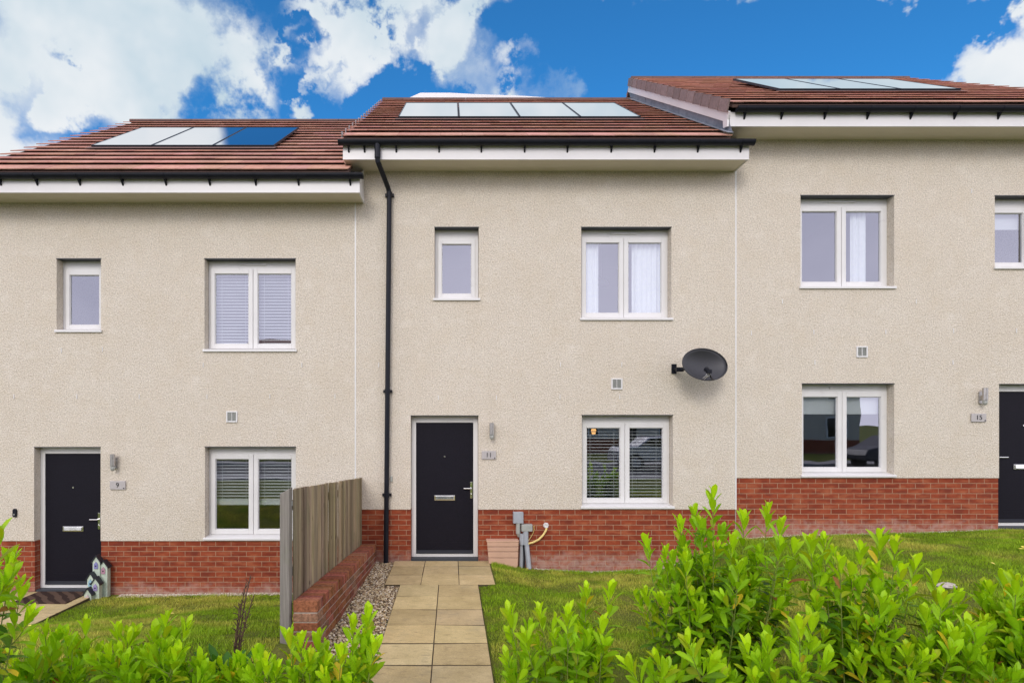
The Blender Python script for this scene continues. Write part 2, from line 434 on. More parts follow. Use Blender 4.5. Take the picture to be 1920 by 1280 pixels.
def thing(name, label, cat, loc, group=None):
    o = bpy.data.objects.new(name, None); COL.objects.link(o); o.location = loc; o.empty_display_size = .1
    ORG[o.name] = Vector(loc); return tag(o, label, cat, group)
def tag(o, label, cat, group=None):
    o['label'] = label; o['category'] = cat
    if group: o['group'] = group
    return o
def struct(o): o['kind'] = 'structure'; return o
def stuff(o, label, cat):
    o['kind'] = 'stuff'; o['label'] = label; o['category'] = cat; return o
def lab(o, t): o['label'] = t; return o

# ------------------------------------------------------------------ the ground
XK = np.array([-7, -5.0, -3, -1.335, -1.12, -.86, -.66, .33, .6, 1.1, 2.0, 3.0, 3.6, 4.15, 5.0, 6.5, 8.0, 12])
YK = np.array([-300, -14, -10.5, -9, -5, -3.75, -1.4, 0])
ZK = np.array([
    [.0] * 18,
    [.0] * 18,
    [.1] * 18,
    [.2, .2, .2, .2, .14, .06, -.04, -.04, .02, .05, .1, .2, .25, .3, .34, .36, .38, .4],
    [.20, .22, .25, .25, .12, .05, -.04, -.04, .012, .05, .10, .20, .30, .38, .41, .43, .45, .46],
    [.06, .12, .19, .21, .09, .03, -.04, -.04, .012, .02, .06, .15, .27, .40, .45, .48, .50, .52],
    [-.47, -.46, -.29, -.24, .01, -.03, -.04, -.04, .012, -.04, -.03, .03, .15, .36, .42, .46, .52, .54],
    [-.50, -.50, -.485, -.47, -.03, -.035, -.04, -.04, .0, -.11, -.165, -.13, .03, .32, .37, .40, .455, .47]])
def gz(x, y):
    x = np.atleast_1d(np.asarray(x, float)); y = np.atleast_1d(np.asarray(y, float))
    rows = np.stack([np.interp(x, XK, r) for r in ZK])
    yi = np.clip(np.searchsorted(YK, y) - 1, 0, len(YK) - 2)
    t = np.clip((y - YK[yi]) / (YK[yi + 1] - YK[yi]), 0, 1)
    i = np.arange(len(x))
    return rows[yi, i] * (1 - t) + rows[yi + 1, i] * t
def g1(x, y): return float(gz(x, y)[0])

gx = np.concatenate([[-400, -150, -60, -30, -18, -12], np.arange(-9, 11.01, .1), [13, 18, 30, 60, 150, 400]])
gy = np.concatenate([[-400, -150, -60, -35, -24, -18, -14, -12], np.arange(-10.5, .51, .1), [2, 6, 12, 30, 80, 200, 400]])
GX, GY = np.meshgrid(gx, gy)
GZ = gz(GX.ravel(), GY.ravel())
bumpy = (np.sin(GX * 5.1 + 1.3 * np.sin(GY * 3.)) * np.sin(GY * 4.3 + .9 * np.sin(GX * 2.))).ravel() * .012
inl = ((GX.ravel() > .75) | (GX.ravel() < -1.5)) & (GY.ravel() > -8) & (GY.ravel() < -.2) & (np.abs(GX.ravel()) < 12)
GZ = GZ + np.where(inl, bumpy, 0)
nx, ny = len(gx), len(gy)
ii = (np.arange(ny - 1)[:, None] * nx + np.arange(nx - 1)[None]).ravel()
gnd = np_mesh('ground', np.stack([GX.ravel(), GY.ravel(), GZ], 1), np.stack([ii, ii + 1, ii + nx + 1, ii + nx], 1), np.ones((nx * ny, 3)), 'ground', smooth=True)
struct(gnd)

# road and pavements of the street behind the photographer (seen mirrored in the panes)
b = MB(); b.box(-120, 120, -18.5, -12.6, -.3, .03); struct(b.build('road', 'asphalt'))
for y0, y1 in ((-12.6, -10.9), (-20.3, -18.5)):
    b = MB(); b.box(-120, 120, y0, y1, -.3, .14); struct(b.build('pavement', 'paving', bevel=.02))

# slabs
def slabs(name, rects, z, th=.05):
    b = MB(); so_ = MB()
    for (x0, x1, y0, y1) in rects:
        k = random.uniform(.86, 1.1); b.tint = (k, k * random.uniform(.97, 1.02), k * random.uniform(.92, 1.03))
        e = random.uniform(.003, .006); h1, h2 = random.uniform(.006, .034), random.uniform(.006, .034); q = [random.uniform(.0, .004) for _ in range(4)]
        b.hexa([(x0 + e, y0 + .003, z - th), (x1 - e, y0 + .003, z - th), (x1 - e, y1 - h2, z - th), (x0 + e, y1 - h1, z - th),
                (x0 + e, y0 + .003, z + q[0]), (x1 - e, y0 + .003, z + q[1]), (x1 - e, y1 - h2, z + q[2]), (x0 + e, y1 - h1, z + q[3])])
        so_.box(x0 + .001, x1 - .001, y0 + .001, y1 - .001, z - th - .02, z - .002)
    p = struct(b.build(name, 'slab', bevel=.0025))
    so_.build('joint_soil', 'soil', p)
    return p
rects = []
px_ = [-.845, -.395, .085, .54]
for a, c in zip(px_[:-1], px_[1:]):
    for y0, y1 in ((-1.27, -.79), (-.79, -.31), (-.31, -.005)): rects.append((a, c, y0, y1))
for i in range(15):
    y1 = -1.272 - i * .489
    rects += [(-.655, -.168, y1 - .489, y1), (-.168, .325, y1 - .489, y1)]
slabs('path', rects, 0.0)
rects = []
for a, c in ((-6.62, -6.12), (-6.12, -5.62), (-5.62, -5.12)):
    for y0, y1 in ((-1.47, -.98), (-.98, -.49), (-.49, -.005)): rects.append((a, c, y0, y1))
for i in range(6): rects += [(-7.6 + .5 * k, -7.1 + .5 * k, -1.47 - .49 * (i + 1), -1.47 - .49 * i) for k in (0, 1)]
slabs('path', rects[:9], -.445)

# ------------------------------------------------------------------ houses
PITCH_T = .657; EAVE_Y, EAVE_Z, RIDGE_Y = -.50, 5.955, 4.10
COS = 1 / math.sqrt(1 + PITCH_T ** 2); SIN = PITCH_T * COS
SLOPE = (RIDGE_Y - EAVE_Y) / COS
REAR_Y = 2 * RIDGE_Y - 0.0
def roof_pt(s, h, bz):      # s metres up the slope, h metres above the deck
    return (EAVE_Y + s * COS - h * SIN, bz + EAVE_Z + s * SIN + h * COS)

def wall_grid(b, x0, x1, z0, z1, holes, yf, yb):
    xs = sorted({x0, x1} | {q for h in holes for q in h[:2] if x0 < q < x1})
    zs = sorted({z0, z1} | {q for h in holes for q in h[2:] if z0 < q < z1})
    def solid(i, j):
        if i < 0 or j < 0 or i >= len(xs) - 1 or j >= len(zs) - 1: return False
        cx, cz = (xs[i] + xs[i + 1]) / 2, (zs[j] + zs[j + 1]) / 2
        return not any(h[0] < cx < h[1] and h[2] < cz < h[3] for h in holes)
    idx = {}
    def v(i, j, k):
        if (i, j, k) not in idx:
            idx[(i, j, k)] = len(b.v); b.v.append((xs[i], (yf, yb)[k], zs[j])); b.t.append(b.tint)
        return idx[(i, j, k)]
    for i in range(len(xs) - 1):
        for j in range(len(zs) - 1):
            if not solid(i, j): continue
            b.f.append((v(i, j, 0), v(i + 1, j, 0), v(i + 1, j + 1, 0), v(i, j + 1, 0)))
            b.f.append((v(i, j, 1), v(i, j + 1, 1), v(i + 1, j + 1, 1), v(i + 1, j, 1)))
            if not solid(i - 1, j): b.f.append((v(i, j, 0), v(i, j + 1, 0), v(i, j + 1, 1), v(i, j, 1)))
            if not solid(i + 1, j): b.f.append((v(i + 1, j, 0), v(i + 1, j, 1), v(i + 1, j + 1, 1), v(i + 1, j + 1, 0)))
            if not solid(i, j - 1): b.f.append((v(i, j, 0), v(i, j, 1), v(i + 1, j, 1), v(i + 1, j, 0)))
            if not solid(i, j + 1): b.f.append((v(i, j + 1, 0), v(i + 1, j + 1, 0), v(i + 1, j + 1, 1), v(i, j + 1, 1)))

def ring(b, x0, x1, z0, z1, w, y0, y1, wb=None, wt=None):
    wb = w if wb is None else wb; wt = w if wt is None else wt
    b.box(x0, x0 + w, y0, y1, z0, z1); b.box(x1 - w, x1, y0, y1, z0, z1)
    b.box(x0 + w, x1 - w, y0, y1, z0, z0 + wb); b.box(x0 + w, x1 - w, y0, y1, z1 - wt, z1)

def venetian(win, x0, x1, z0, z1, step, tilt, y=.236, cords=True, rail=None, d=.017):
    b = MB(); z = z1
    dy, dz = d * math.cos(tilt), d * math.sin(tilt)
    while z > z0:
        b.hexa([(x0, y - dy, z - dz), (x1, y - dy, z - dz), (x1, y + dy, z + dz), (x0, y + dy, z + dz),
                (x0, y - dy, z - dz + .0022), (x1, y - dy, z - dz + .0022), (x1, y + dy, z + dz + .0022), (x0, y + dy, z + dz + .0022)])
        z -= step
    b.box(x0, x1, y - .014, y + .014, z0 - (rail or .02), z0)
    b.box(x0, x1, y - .02, y + .02, z1 + .01, z1 + .05)
    if cords:
        for f in (.17, .83):
            xx = x0 + (x1 - x0) * f; b.box(xx - .002, xx + .002, y - .017, y - .015, z0, z1)
    return b.build('blind', 'blind', win)

def curtain(win, x0, x1, z0, z1, y=.234, folds=5):
    b = MB(); n = folds * 10; vs = []
    for i in range(n + 1):
        t = i / n; x = x0 + (x1 - x0) * t; yy = y + .014 * math.sin(t * folds * 2 * math.pi) + .008 * math.sin(t * 31)
        vs += [(x, yy, z0), (x, yy, z1), (x, yy + .003, z0), (x, yy + .003, z1)]
    fs = []
    for i in range(n):
        a = 4 * i; fs += [(a, a + 4, a + 5, a + 1), (a + 2, a + 3, a + 7, a + 6)]
    b.add(vs, fs); return b.build('curtain', 'curtain', win, smooth=True)

DY = .036
def window(house, x0, x1, z0, z1, double=True):
    f = MB(); xi0, xi1 = x0 + .002, x1 - .002
    if double:
        ring(f, xi0, xi1, z0 + .006, z1 - .002, .034, .105 + DY, .175 + DY, .055, .118)
        xc = (x0 + x1) / 2
        f.box(xc - .028, xc + .028, .112 + DY, .172 + DY, z0 + .061, z1 - .12)
        cells = [(x0 + .034, xc - .0035), (xc + .0035, x1 - .034)]; st = .064
    else:
        ring(f, xi0, xi1, z0 + .006, z1 - .002, .048, .105 + DY, .175 + DY, .055, .138)
        cells = [(x0 + .048, x1 - .048)]; st = .056
    zb, zt = z0 + .061, z1 - (.118 if double else .138)
    panes = []
    for a, c in cells:
        ring(f, a, c, zb, zt, st, .092 + DY, .150 + DY, .068, .068)
        ring(f, a + st, c - st, zb + .068, zt - .068, .008, .104 + DY, .140 + DY)
        panes.append((a + st + .001, c - st - .001, zb + .069, zt - .069))
    win = f.build('window', 'upvc', house, bevel=.005)
    for (a, c, d, e) in panes:
        p = MB(); p.add([(a, .122 + DY, d), (c, .122 + DY, d), (c, .122 + DY, e), (a, .122 + DY, e)], [(0, 1, 2, 3)])
        p.build('pane', 'glass', win)
        gk = MB(); ring(gk, a, c, d, e, .005, .116 + DY, .121 + DY); gk.build('gasket', 'darkgrey', win)
    s = MB(); s.prism_x([(-.028, z0 - .002), (.104 + DY, z0 - .002), (.104 + DY, z0 + .052), (-.02, z0 + .034), (-.028, z0 + .028)], x0 - .02, x1 + .02)
    s.build('sill', 'upvc', win, bevel=.003)
    if double:
        t = MB(); xc = (x0 + x1) / 2; t.box(xc - .19, xc + .19, .085 + DY, .1045 + DY, z1 - .062, z1 - .044); t.build('trickle_vent', 'upvc', win, bevel=.003)
    h = MB(); h.box(x0 - .006, x1 + .006, -.004, .098 + DY, z1 - .004, z1 + .006); h.build('head_underside', 'darkgrey', win)  # underside of the window head in dark grey
    return win, panes

def door(house, x0, x1, z0, z1, handle_right=True):
    D = .042
    f = MB(); ring(f, x0 + .002, x1 - .002, z0, z1 - .002, .068, .085 + D, .16 + D, .045, .098)
    dx0, dx1, dz0, dz1 = x0 + .070, x1 - .070, z0 + .048, z1 - .102
    lf = MB(); lf.box(dx0, dx1, .098 + D, .145 + D, dz0, dz1)
    # shallow pressed panel line near the foot of the leaf
    lf.box(dx0 + .12, dx1 - .12, .0945 + D, .0985 + D, dz0 + .16, dz0 + .166)
    leaf = lf.build('door', 'door', house, bevel=.004)
    f.build('door_frame', 'upvc', leaf, bevel=.005)
    wb = MB(); wb.prism_x([(.07 + D, dz0 + .006), (.098 + D, dz0 + .006), (.098 + D, dz0 + .05), (.078 + D, dz0 + .02)], dx0 + .01, dx1 - .01); wb.build('weather_bar', 'black', leaf)
    st = MB(); st.box(x0 + .004, x1 - .004, .03, .16 + D, z0 - .08, z0 - .002); st.build('threshold', 'darkgrey', leaf)
    xm = (dx0 + dx1) / 2
    lp = MB(); zc = z0 + .875
    lp.box(xm - .155, xm + .155, .084 + D, .0975 + D, zc - .038, zc + .038); lp.prism_x([(.07 + D, zc - .022), (.084 + D, zc - .026), (.084 + D, zc + .026), (.074 + D, zc + .03)], xm - .135, xm + .135)
    lp.build('letter_plate', 'chrome', leaf, bevel=.005)
    sp = MB(); sp.tube([(xm, .099 + D, z0 + 1.49), (xm, .086 + D, z0 + 1.49)], [.016, .013], 12); sp.build('spyhole', 'chrome', leaf)
    hx = dx1 - .03 if handle_right else dx0 + .03; sgn = -1 if handle_right else 1
    hb = MB(); hb.box(hx - .017, hx + .017, .084 + D, .0975 + D, z0 + .87, z0 + 1.115)
    zc = z0 + 1.02
    hb.tube([(hx, .086 + D, zc), (hx, .045 + D, zc), (hx + sgn * .02, .040 + D, zc), (hx + sgn * .115, .042 + D, zc)], .0095, 8)
    hb.tube([(hx, .084 + D, z0 + .93), (hx, .078 + D, z0 + .93)], .011, 10)
    hb.build('handle', 'chrome', leaf, bevel=.003)
    h = MB(); h.box(x0 - .004, x1 + .004, -.003, .08 + D, z1 - .003, z1 + .006); h.build('head_underside', 'darkgrey', leaf)  # dark grey underside above the door
    return leaf

def tiles(b, xa, xb, bz, back=False):
    n = 16; gauge = SLOPE / n; tw = .30
    for i in range(n):
        s0 = i * gauge - (.03 if i == 0 else 0); s1 = s0 + gauge + .07
        x = xa - (0 if i % 2 else tw / 2)
        row_k = random.uniform(.95, 1.04)
        while x < xb - .01:
            a, c = max(x, xa), min(x + tw, xb)
            x += tw
            if c - a < .02: continue
            k = row_k * random.uniform(.84, 1.12); b.tint = (k, k * random.uniform(.93, 1.04), k * random.uniform(.92, 1.05))
            j = random.uniform(0, .003) - (.022 if i == 0 else 0); g = .0018
            pts = []
            for (s, h) in ((s0, .030 + j), (s1, .004)):
                for xx in (a + g, c - g): pts.append((xx, s, h))
            lo, up = [], []
            for xx, s, h, th in ((a + g, s0, .046 + j, .012), (c - g, s0, .046 + j, .012), (c - g, s1, .002, .016), (a + g, s1, .002, .016)):
                y, z = roof_pt(s, h, bz); lo.append((xx, y if not back else 2 * RIDGE_Y - y, z))
                y, z = roof_pt(s, h + th, bz); up.append((xx, y if not back else 2 * RIDGE_Y - y, z))
            if back: lo, up = lo[::-1], up[::-1]
            b.hexa(lo + up)
    b.tint = (1, 1, 1)

def gutter(house, x0, x1, bz, brackets):
    n = 10; prof = []; yc, zc, r = -.482, bz + 5.915, .058
    for i in range(n + 1):
        a = math.pi + math.pi * i / n; prof.append((yc + r * math.cos(a), zc + r * math.sin(a) * 1.05))
    for i in range(n, -1, -1):
        a = math.pi + math.pi * i / n; prof.append((yc + (r - .004) * math.cos(a), zc + (r - .004) * math.sin(a) * 1.05))
    b = MB(); b.prism_x(prof, x0, x1)
    b.tube([(x0, yc - r, zc), (x1, yc - r, zc)], .005, 6)
    for xe in (x0, x1):
        cp = [(yc + (r + .003) * math.cos(math.pi + math.pi * i / n), zc + (r + .003) * 1.05 * math.sin(math.pi + math.pi * i / n)) for i in range(n + 1)]
        b.prism_x(cp, xe - .004, xe + .012)
    g = b.build('gutter', 'black', house)
    for xb in brackets:
        k = MB()
        band = [(yc + (r + .006) * math.cos(math.pi + math.pi * i / n), zc + (r + .006) * 1.05 * math.sin(math.pi + math.pi * i / n)) for i in range(n + 1)]
        band += [(yc + (r - .001) * math.cos(math.pi + math.pi * i / n), zc + (r - .001) * 1.05 * math.sin(math.pi + math.pi * i / n)) for i in range(n, -1, -1)]
        k.prism_x(band, xb - .009, xb + .009)
        k.prism_x([(-.4235, zc - .135), (-.4235, zc - .03), (-.512, zc - .052), (-.47, zc - .075)], xb - .011, xb + .011)
        k.build('bracket', 'black', g)
    return g

def house(label, X0, X1, bz, spec):
    h = thing('terraced_house', label, 'house', ((X0 + X1) / 2, 0, bz), 'terraced houses in the row')
    holes = [tuple(q) for q in spec['holes']]
    PL = .752
    b = MB(); wall_grid(b, X0, X1, bz + PL, bz + 5.72, [(a, c, bz + d, bz + e) for a, c, d, e in holes], 0., .25)
    # flank and rear walls, gable triangles under the roof
    b.box(X0, X0 + .2, .25, REAR_Y, bz - .9, bz + 5.72); b.box(X1 - .2, X1, .25, REAR_Y, bz - .9, bz + 5.72)
    b.box(X0 + .2, X1 - .2, REAR_Y - .25, REAR_Y, bz - .9, bz + 5.72)
    for xa, xb in ((X0, X0 + .2), (X1 - .2, X1)):
        b.prism_x([(.0, bz + 5.722), (REAR_Y, bz + 5.722), (RIDGE_Y, bz + EAVE_Z + SLOPE * SIN - .06)], xa, xb)
    b.build('wall', 'render', h)
    b = MB(); wall_grid(b, X0, X1, bz - .9, bz + PL - .001, [(a, c, bz + d, bz + e) for a, c, d, e in holes], .014, .248)
    b.build('brick_plinth', 'brick', h)
    b = MB(); b.box(X0 + .22, X1 - .22, .26, REAR_Y - .3, bz - .06, bz - .01); b.box(X0 + .22, X1 - .22, .26, REAR_Y - .3, bz + 2.48, bz + 2.72)
    b.box(X0 + .22, X1 - .22, .26, REAR_Y - .3, bz + 5.3, bz + 5.36); b.box(X0 + .22, X1 - .22, 3.9, 4.0, bz - .01, bz + 5.3)
    xm = spec['party']; b.box(xm - .05, xm + .05, .26, 3.9, bz - .01, bz + 2.48); b.box(xm - .05, xm + .05, .26, 3.9, bz + 2.72, bz + 5.3)
    b.build('room', 'inner', h)
    # roof
    ta, tb = spec['tiles']
    b = MB(); tiles(b, ta, tb, bz)
    roof = b.build('roof', 'tile', h)
    b = MB(); tiles(b, ta, tb, bz, True); b.build('rear_slope', 'tile', roof)
    b = MB()
    pr = [roof_pt(-.02, -.04, bz), roof_pt(SLOPE, -.04, bz), roof_pt(SLOPE, 0.0, bz), roof_pt(-.02, 0.0, bz)]
    b.prism_x(pr, ta + .01, tb - .01); b.prism_x([(2 * RIDGE_Y - y, z) for y, z in pr][::-1], ta + .01, tb - .01)
    b.build('roof_deck', 'ridge', roof)
    zr = bz + EAVE_Z + SLOPE * SIN
    b = MB(); x = ta
    while x < tb - .05:
        c = min(x + .45, tb); k = random.uniform(.85, 1.05); b.tint = (k, k, k)
        b.prism_x([(RIDGE_Y - .09, zr - .0), (RIDGE_Y + .09, zr - .0), (RIDGE_Y + .07, zr + .05), (RIDGE_Y + .03, zr + .068), (RIDGE_Y - .03, zr + .068), (RIDGE_Y - .07, zr + .05)], x + .003, c - .003)
        x = c
    b.build('ridge', 'ridge', roof)
    # eaves
    fa, fb = spec['fascia']
    b = MB(); b.box(fa, fb, -.422, -.400, bz + 5.685, bz + 5.885)
    b.prism_x([(-.3995, bz + 5.686), (0.03, bz + 5.686), (0.03, bz + 6.2), (-.3995, bz + 5.9)], fa, fa + .02)
    b.prism_x([(-.3995, bz + 5.686), (-.003, bz + 5.686), (-.003, bz + 6.2), (-.3995, bz + 5.9)], fb - .02, fb)
    b.box(fa - .001, fb + .001, -.426, -.4225, bz + 5.684, bz + 5.694)
    b.build('fascia', 'fascia', h, bevel=.003)
    b = MB(); b.box(fa + .021, fb - .021, -.3995, -.002, bz + 5.698, bz + 5.708)
    x = fa + 1.2
    b.build('soffit', 'soffit', h)
    ga, gb = spec['gutter']
    gutter(h, ga, gb, bz, spec['brackets'])
    for (x0, x1, z0, z1, kind) in spec['windows']:
        win, panes = window(h, x0, x1, bz + z0, bz + z1, kind != 'single')
        spec.setdefault('out', []).append((win, panes))
    d = spec['door']; door(h, d[0], d[1], bz + d[2], bz + d[3], d[4])
    vx, vz = spec['vent']
    b = MB(); ring(b, vx - .082, vx + .082, vz - .082, vz + .082, .02, -.018, .01); b.box(vx - .004, vx + .004, -.016, .0, vz - .062, vz + .062)
    vt = b.build('air_vent', 'upvc', h, bevel=.003)
    b = MB()
    for i in range(14): b.box(vx - .062, vx + .062, -.011, -.004, vz - .062 + i * .009, vz - .058 + i * .009)
    b.box(vx - .062, vx + .062, -.004, -.001, vz - .062, vz + .062); b.build('grille', 'greydark', vt)
    for (wx, wz) in spec['weeps']:
        p = Vector(((wx - CX) / 128., 0, CAMZ + (CY - wz) / 128.))
        b = MB(); b.box(p.x - .005, p.x + .005, -.009, .004, p.z - .033, p.z + .033); b.build('weep_vent', 'upvc', h)
    return h

S = .461
def hw(l): return [tuple(q) for q in l]
GX_ = lambda px: (px - CX) / 136.
H9 = house('cream rendered house with number 9 sign and the lowest roof', -6.84, -1.422, -S, dict(
    holes=[(-6.13, -5.155, -1.2, 2.125), (-3.625, -2.292, .766, 2.13), (-3.632, -2.296, 3.523, 4.885), (-5.80, -5.15, 3.807, 4.885)],
    windows=[(-3.625, -2.292, .766, 2.13, 'd'), (-3.632, -2.296, 3.523, 4.885, 'd'), (-5.80, -5.15, 3.807, 4.885, 'single')],
    door=(-6.13, -5.155, .03, 2.125, True), party=-4.4, tiles=(-6.95, -1.43), fascia=(-6.93, -1.29), gutter=(-7.0, -1.245),
    brackets=[GX_(q) for q in (-87, -7, 62, 143, 224, 306, 389, 476, 557, 655)], vent=(-3.228, 2.11),
    weeps=[(115, 657), (192, 655), (381, 684), (566, 684), (144, 743), (261, 743), (388, 743), (506, 743), (628, 743), (26, 743)]))
H11s = dict(
    holes=[(-.609, .383, -1.2, 2.125), (1.90, 3.234, .766, 2.133), (1.89, 3.212, 3.523, 4.885), (-.26, .389, 3.81, 4.885)],
    windows=[(1.90, 3.234, .766, 2.133, 'd'), (1.89, 3.212, 3.523, 4.885, 'd'), (-.26, .389, 3.81, 4.885, 'single')],
    door=(-.609, .383, .03, 2.125, True), party=1.1, tiles=(-1.51, 3.85), fascia=(-1.525, 4.138), gutter=(-1.573, 4.165),
    brackets=[GX_(q) for q in (652, 682, 742, 823, 903, 985, 1066, 1149, 1231, 1313, 1394)], vent=(2.41, 2.59),
    weeps=[(1051, 683), (1166, 683), (931, 745), (1050, 744), (1162, 744), (710, 684), (822, 745)])
H11 = house('cream rendered middle house with number 11 sign', -1.418, 4.154, 0., H11s)
H15s = dict(
    holes=[(8.015, 9.0, -1.2, 2.125), (5.125, 6.478, .766, 2.133), (5.105, 6.478, 3.523, 4.89), (7.953, 8.605, 3.81, 4.885)],
    windows=[(5.125, 6.478, .766, 2.133, 'd'), (5.105, 6.478, 3.523, 4.89, 'd'), (7.953, 8.605, 3.81, 4.885, 'single')],
    door=(8.015, 9.0, .03, 2.125, False), party=7.2, tiles=(3.86, 9.85), fascia=(3.87, 9.83), gutter=(3.94, 9.9),
    brackets=[GX_(q) for q in (1401, 1471, 1553, 1634, 1716, 1799, 1882, 1965, 2048)], vent=(6.0, 3.06),
    weeps=[(1467, 565), (1718, 565), (1526, 622), (1661, 622), (1409, 624), (1788, 620), (1906, 620), (1528, 679), (1787, 679), (1822, 358)])
H15 = house('cream rendered house with number 15 sign and the highest roof', 4.158, 9.7, S, H15s)

# things behind the panes
def wins(s): return s['out']
for win, pn in H11s['out'][:1]:
    for a, c, d, e in pn: venetian(win, a - .02, c + .02, d - .02, e - .01, .0475, R(26), d=.0115)
win, pn = H11s['out'][1]
curtain(win, 1.93, 2.20, 3.56, 4.86, folds=4); curtain(win, 2.70, 3.16, 3.56, 4.86, folds=6)
win, pn = H15s['out'][1]
curtain(win, 5.12 + .87, 5.12 + 1.10, S + 3.56, S + 4.86, folds=3)
win, pn = H15s['out'][0]
b = MB(); b.box(5.17, 6.44, .23, .235, S + 1.69, S + 2.10); b.build('blind', 'blind', win)
win, pn = H15s['out'][2]
b = MB(); b.box(7.98, 8.57, .23, .235, S + 4.46, S + 4.85); b.build('blind', 'blind', win)
# blinds of the left house
w9 = [o for o in bpy.data.objects if o.name.startswith('window') and o.parent is H9]
def panes_of(x0, x1, z0, z1):
    xc = (x0 + x1) / 2; zb, zt = z0 + .061, z1 - .118
    return [(x0 + .034 + .065, xc - .0035 - .065, zb + .069, zt - .069), (xc + .0035 + .065, x1 - .034 - .065, zb + .069, zt - .069)]
for a, c, d, e in panes_of(-3.625, -2.292, -S + .766, -S + 2.13):
    venetian(w9[0], a - .02, c + .02, d + (e - d) * .41, e - .01, .046, R(28), rail=.075, d=.0145)
for a, c, d, e in panes_of(-3.632, -2.296, -S + 3.523, -S + 4.885): venetian(w9[1], a - .02, c + .02, d - .01, e - .01, .046, R(38), d=.015)

# movement joints, verge of the right-hand roof, lead, caps
b = MB(); b.box(-1.430, -1.410, -.005, .02, .752, 5.70); b.build('joint_strip', 'upvc', H11)
b = MB(); b.box(4.146, 4.166, -.005, .02, .752, 6.0); b.build('joint_strip', 'upvc', H15)
b = MB(); b.box(4.150, 4.162, .002, .03, -.4, .752); b.build('joint_sealant', 'mortar', H15)
bb = MB(); XV = 3.845
lo = roof_pt(-.03, -.30, S); hi = roof_pt(SLOPE + .03, -.30, S)
bb.prism_x([roof_pt(-.03, -.222, S), roof_pt(SLOPE, -.222, S), roof_pt(SLOPE, -.085, S), roof_pt(-.03, -.085, S)], XV - .012, XV + .012)
bb.prism_x([(-.422, S + 5.685), (-.30, S + 5.72), (-.28, S + 5.9), (-.422, S + 5.885)], XV - .014, XV + .016)
bb.build('bargeboard', 'fascia', H15, bevel=.003)
n = 16; gauge = SLOPE / n; v = MB()
for i in range(n):
    s0 = i * gauge - .015; k = random.uniform(.82, 1.15); v.tint = (k, k, k)
    j = random.uniform(-.004, .004)
    p = [roof_pt(s0, -.098 + j, S), roof_pt(s0 + gauge + .03, -.112 + j, S), roof_pt(s0 + gauge + .03, .040, S), roof_pt(s0, .066, S)]
    t = XV - .034 + (i % 2) * .0015
    a = [(t - .006, *p[0]), (t + .012, *p[0]), (t + .018, *p[1]), (t + .004, *p[1])]
    v.hexa([(t - .008, *p[0]), (t + .012, *p[0]), (t + .016, *p[1]), (t - .0, *p[1]), (t - .008, *p[3]), (t + .012, *p[3]), (t + .016, *p[2]), (t - .0, *p[2])])
v.build('verge_tile', 'verge', [o for o in H15.children if o.name.startswith('roof')][0], bevel=.003)
b = MB(); m = 9
for i in range(m):
    s0, s1 = SLOPE * i / m, SLOPE * (i + 1) / m + .03; t = XV + .014 - (i % 2) * .003
    p = [roof_pt(s0, .055, 0.), roof_pt(s1, .05, 0.), roof_pt(s1, -.19, S), roof_pt(s0, -.19, S)]
    b.prism_x(p, t, t + .003)
p = [roof_pt(-.02, .062, 0.), roof_pt(SLOPE, .062, 0.), roof_pt(SLOPE, .066, 0.), roof_pt(-.02, .066, 0.)]
b.prism_x(p, XV - .06, XV + .02)
b.build('lead_flashing', 'lead', H15)
b = MB()
for i in range(n):
    p = [roof_pt(i * gauge - .035, .0, 0), roof_pt(i * gauge + .07, .0, 0), roof_pt(i * gauge + .05, .066, 0), roof_pt(i * gauge - .035, .070, 0)]
    b.prism_x(p, -1.522, -1.512)
b.build('verge_cap', 'cap', [o for o in H11.children if o.name.startswith('roof')][0])

# downpipe of the middle house
b = MB(); r = .036
b.tube([(-1.035, -.482, 5.87), (-1.035, -.482, 5.68)], .041, 12)
b.tube([(-1.035, -.482, 5.70), (-1.032, -.47, 5.64), (-.93, -.10, 5.42), (-.915, -.07, 5.36), (-.915, -.07, 5.30)], r, 12)
b.tube([(-.915, -.07, 5.36), (-.965, -.07, -.03)], r, 12)
for z in (5.34, 2.48, .97):
    t = (5.36 - z) / 5.39; x = -.915 - .05 * t
    b.tube([(x, -.07, z + .03), (x, -.07, z - .03)], r + .006, 12); b.box(x - .065, x + .065, -.045, -.002, z - .02, z + .02)
b.build('downpipe', 'black', H11, smooth=False)
b = MB(); b.box(-.905, -.875, -.03, .002, 1.16, 1.24); b.build('cable_cover', 'greydark', H11, bevel=.004)

# ------------------------------------------------------------------ solar panels
def panel(label, x0, x1, bz, s0, s1, tilt=.024):
    o = thing('solar_panel', label, 'solar panel', ((x0 + x1) / 2, *roof_pt(s0, .06, bz)), 'solar panels on the roofs')
    u0 = .062
    b = MB()
    def bar(xa, xb, sa, sb, ha, hb):
        lo, up = [], []
        for xx, s in ((xa, sa), (xb, sa), (xb, sb), (xa, sb)):
            k = tilt * (s - s0); lo.append((xx, *roof_pt(s, ha + k, bz))); up.append((xx, *roof_pt(s, hb + k, bz)))
        b.hexa(lo + up)
    f = .014
    bar(x0 + .006, x0 + .006 + f, s0, s1, u0, u0 + .034); bar(x1 - .006 - f, x1 - .006, s0, s1, u0, u0 + .034)
    bar(x0 + .006 + f, x1 - .006 - f, s0, s0 + f, u0, u0 + .034); bar(x0 + .006 + f, x1 - .006 - f, s1 - f, s1, u0, u0 + .034)
    b.build('frame', 'frame', o)
    b = MB(); bar(x0 + .006 + f, x1 - .006 - f, s0 + f, s1 - f, u0 + .012, u0 + .031)
    b.build('glass', 'panel', o)
SA, SB = (9.49 - 8.1) / COS, (11.05 - 8.1) / COS
w_ = .985
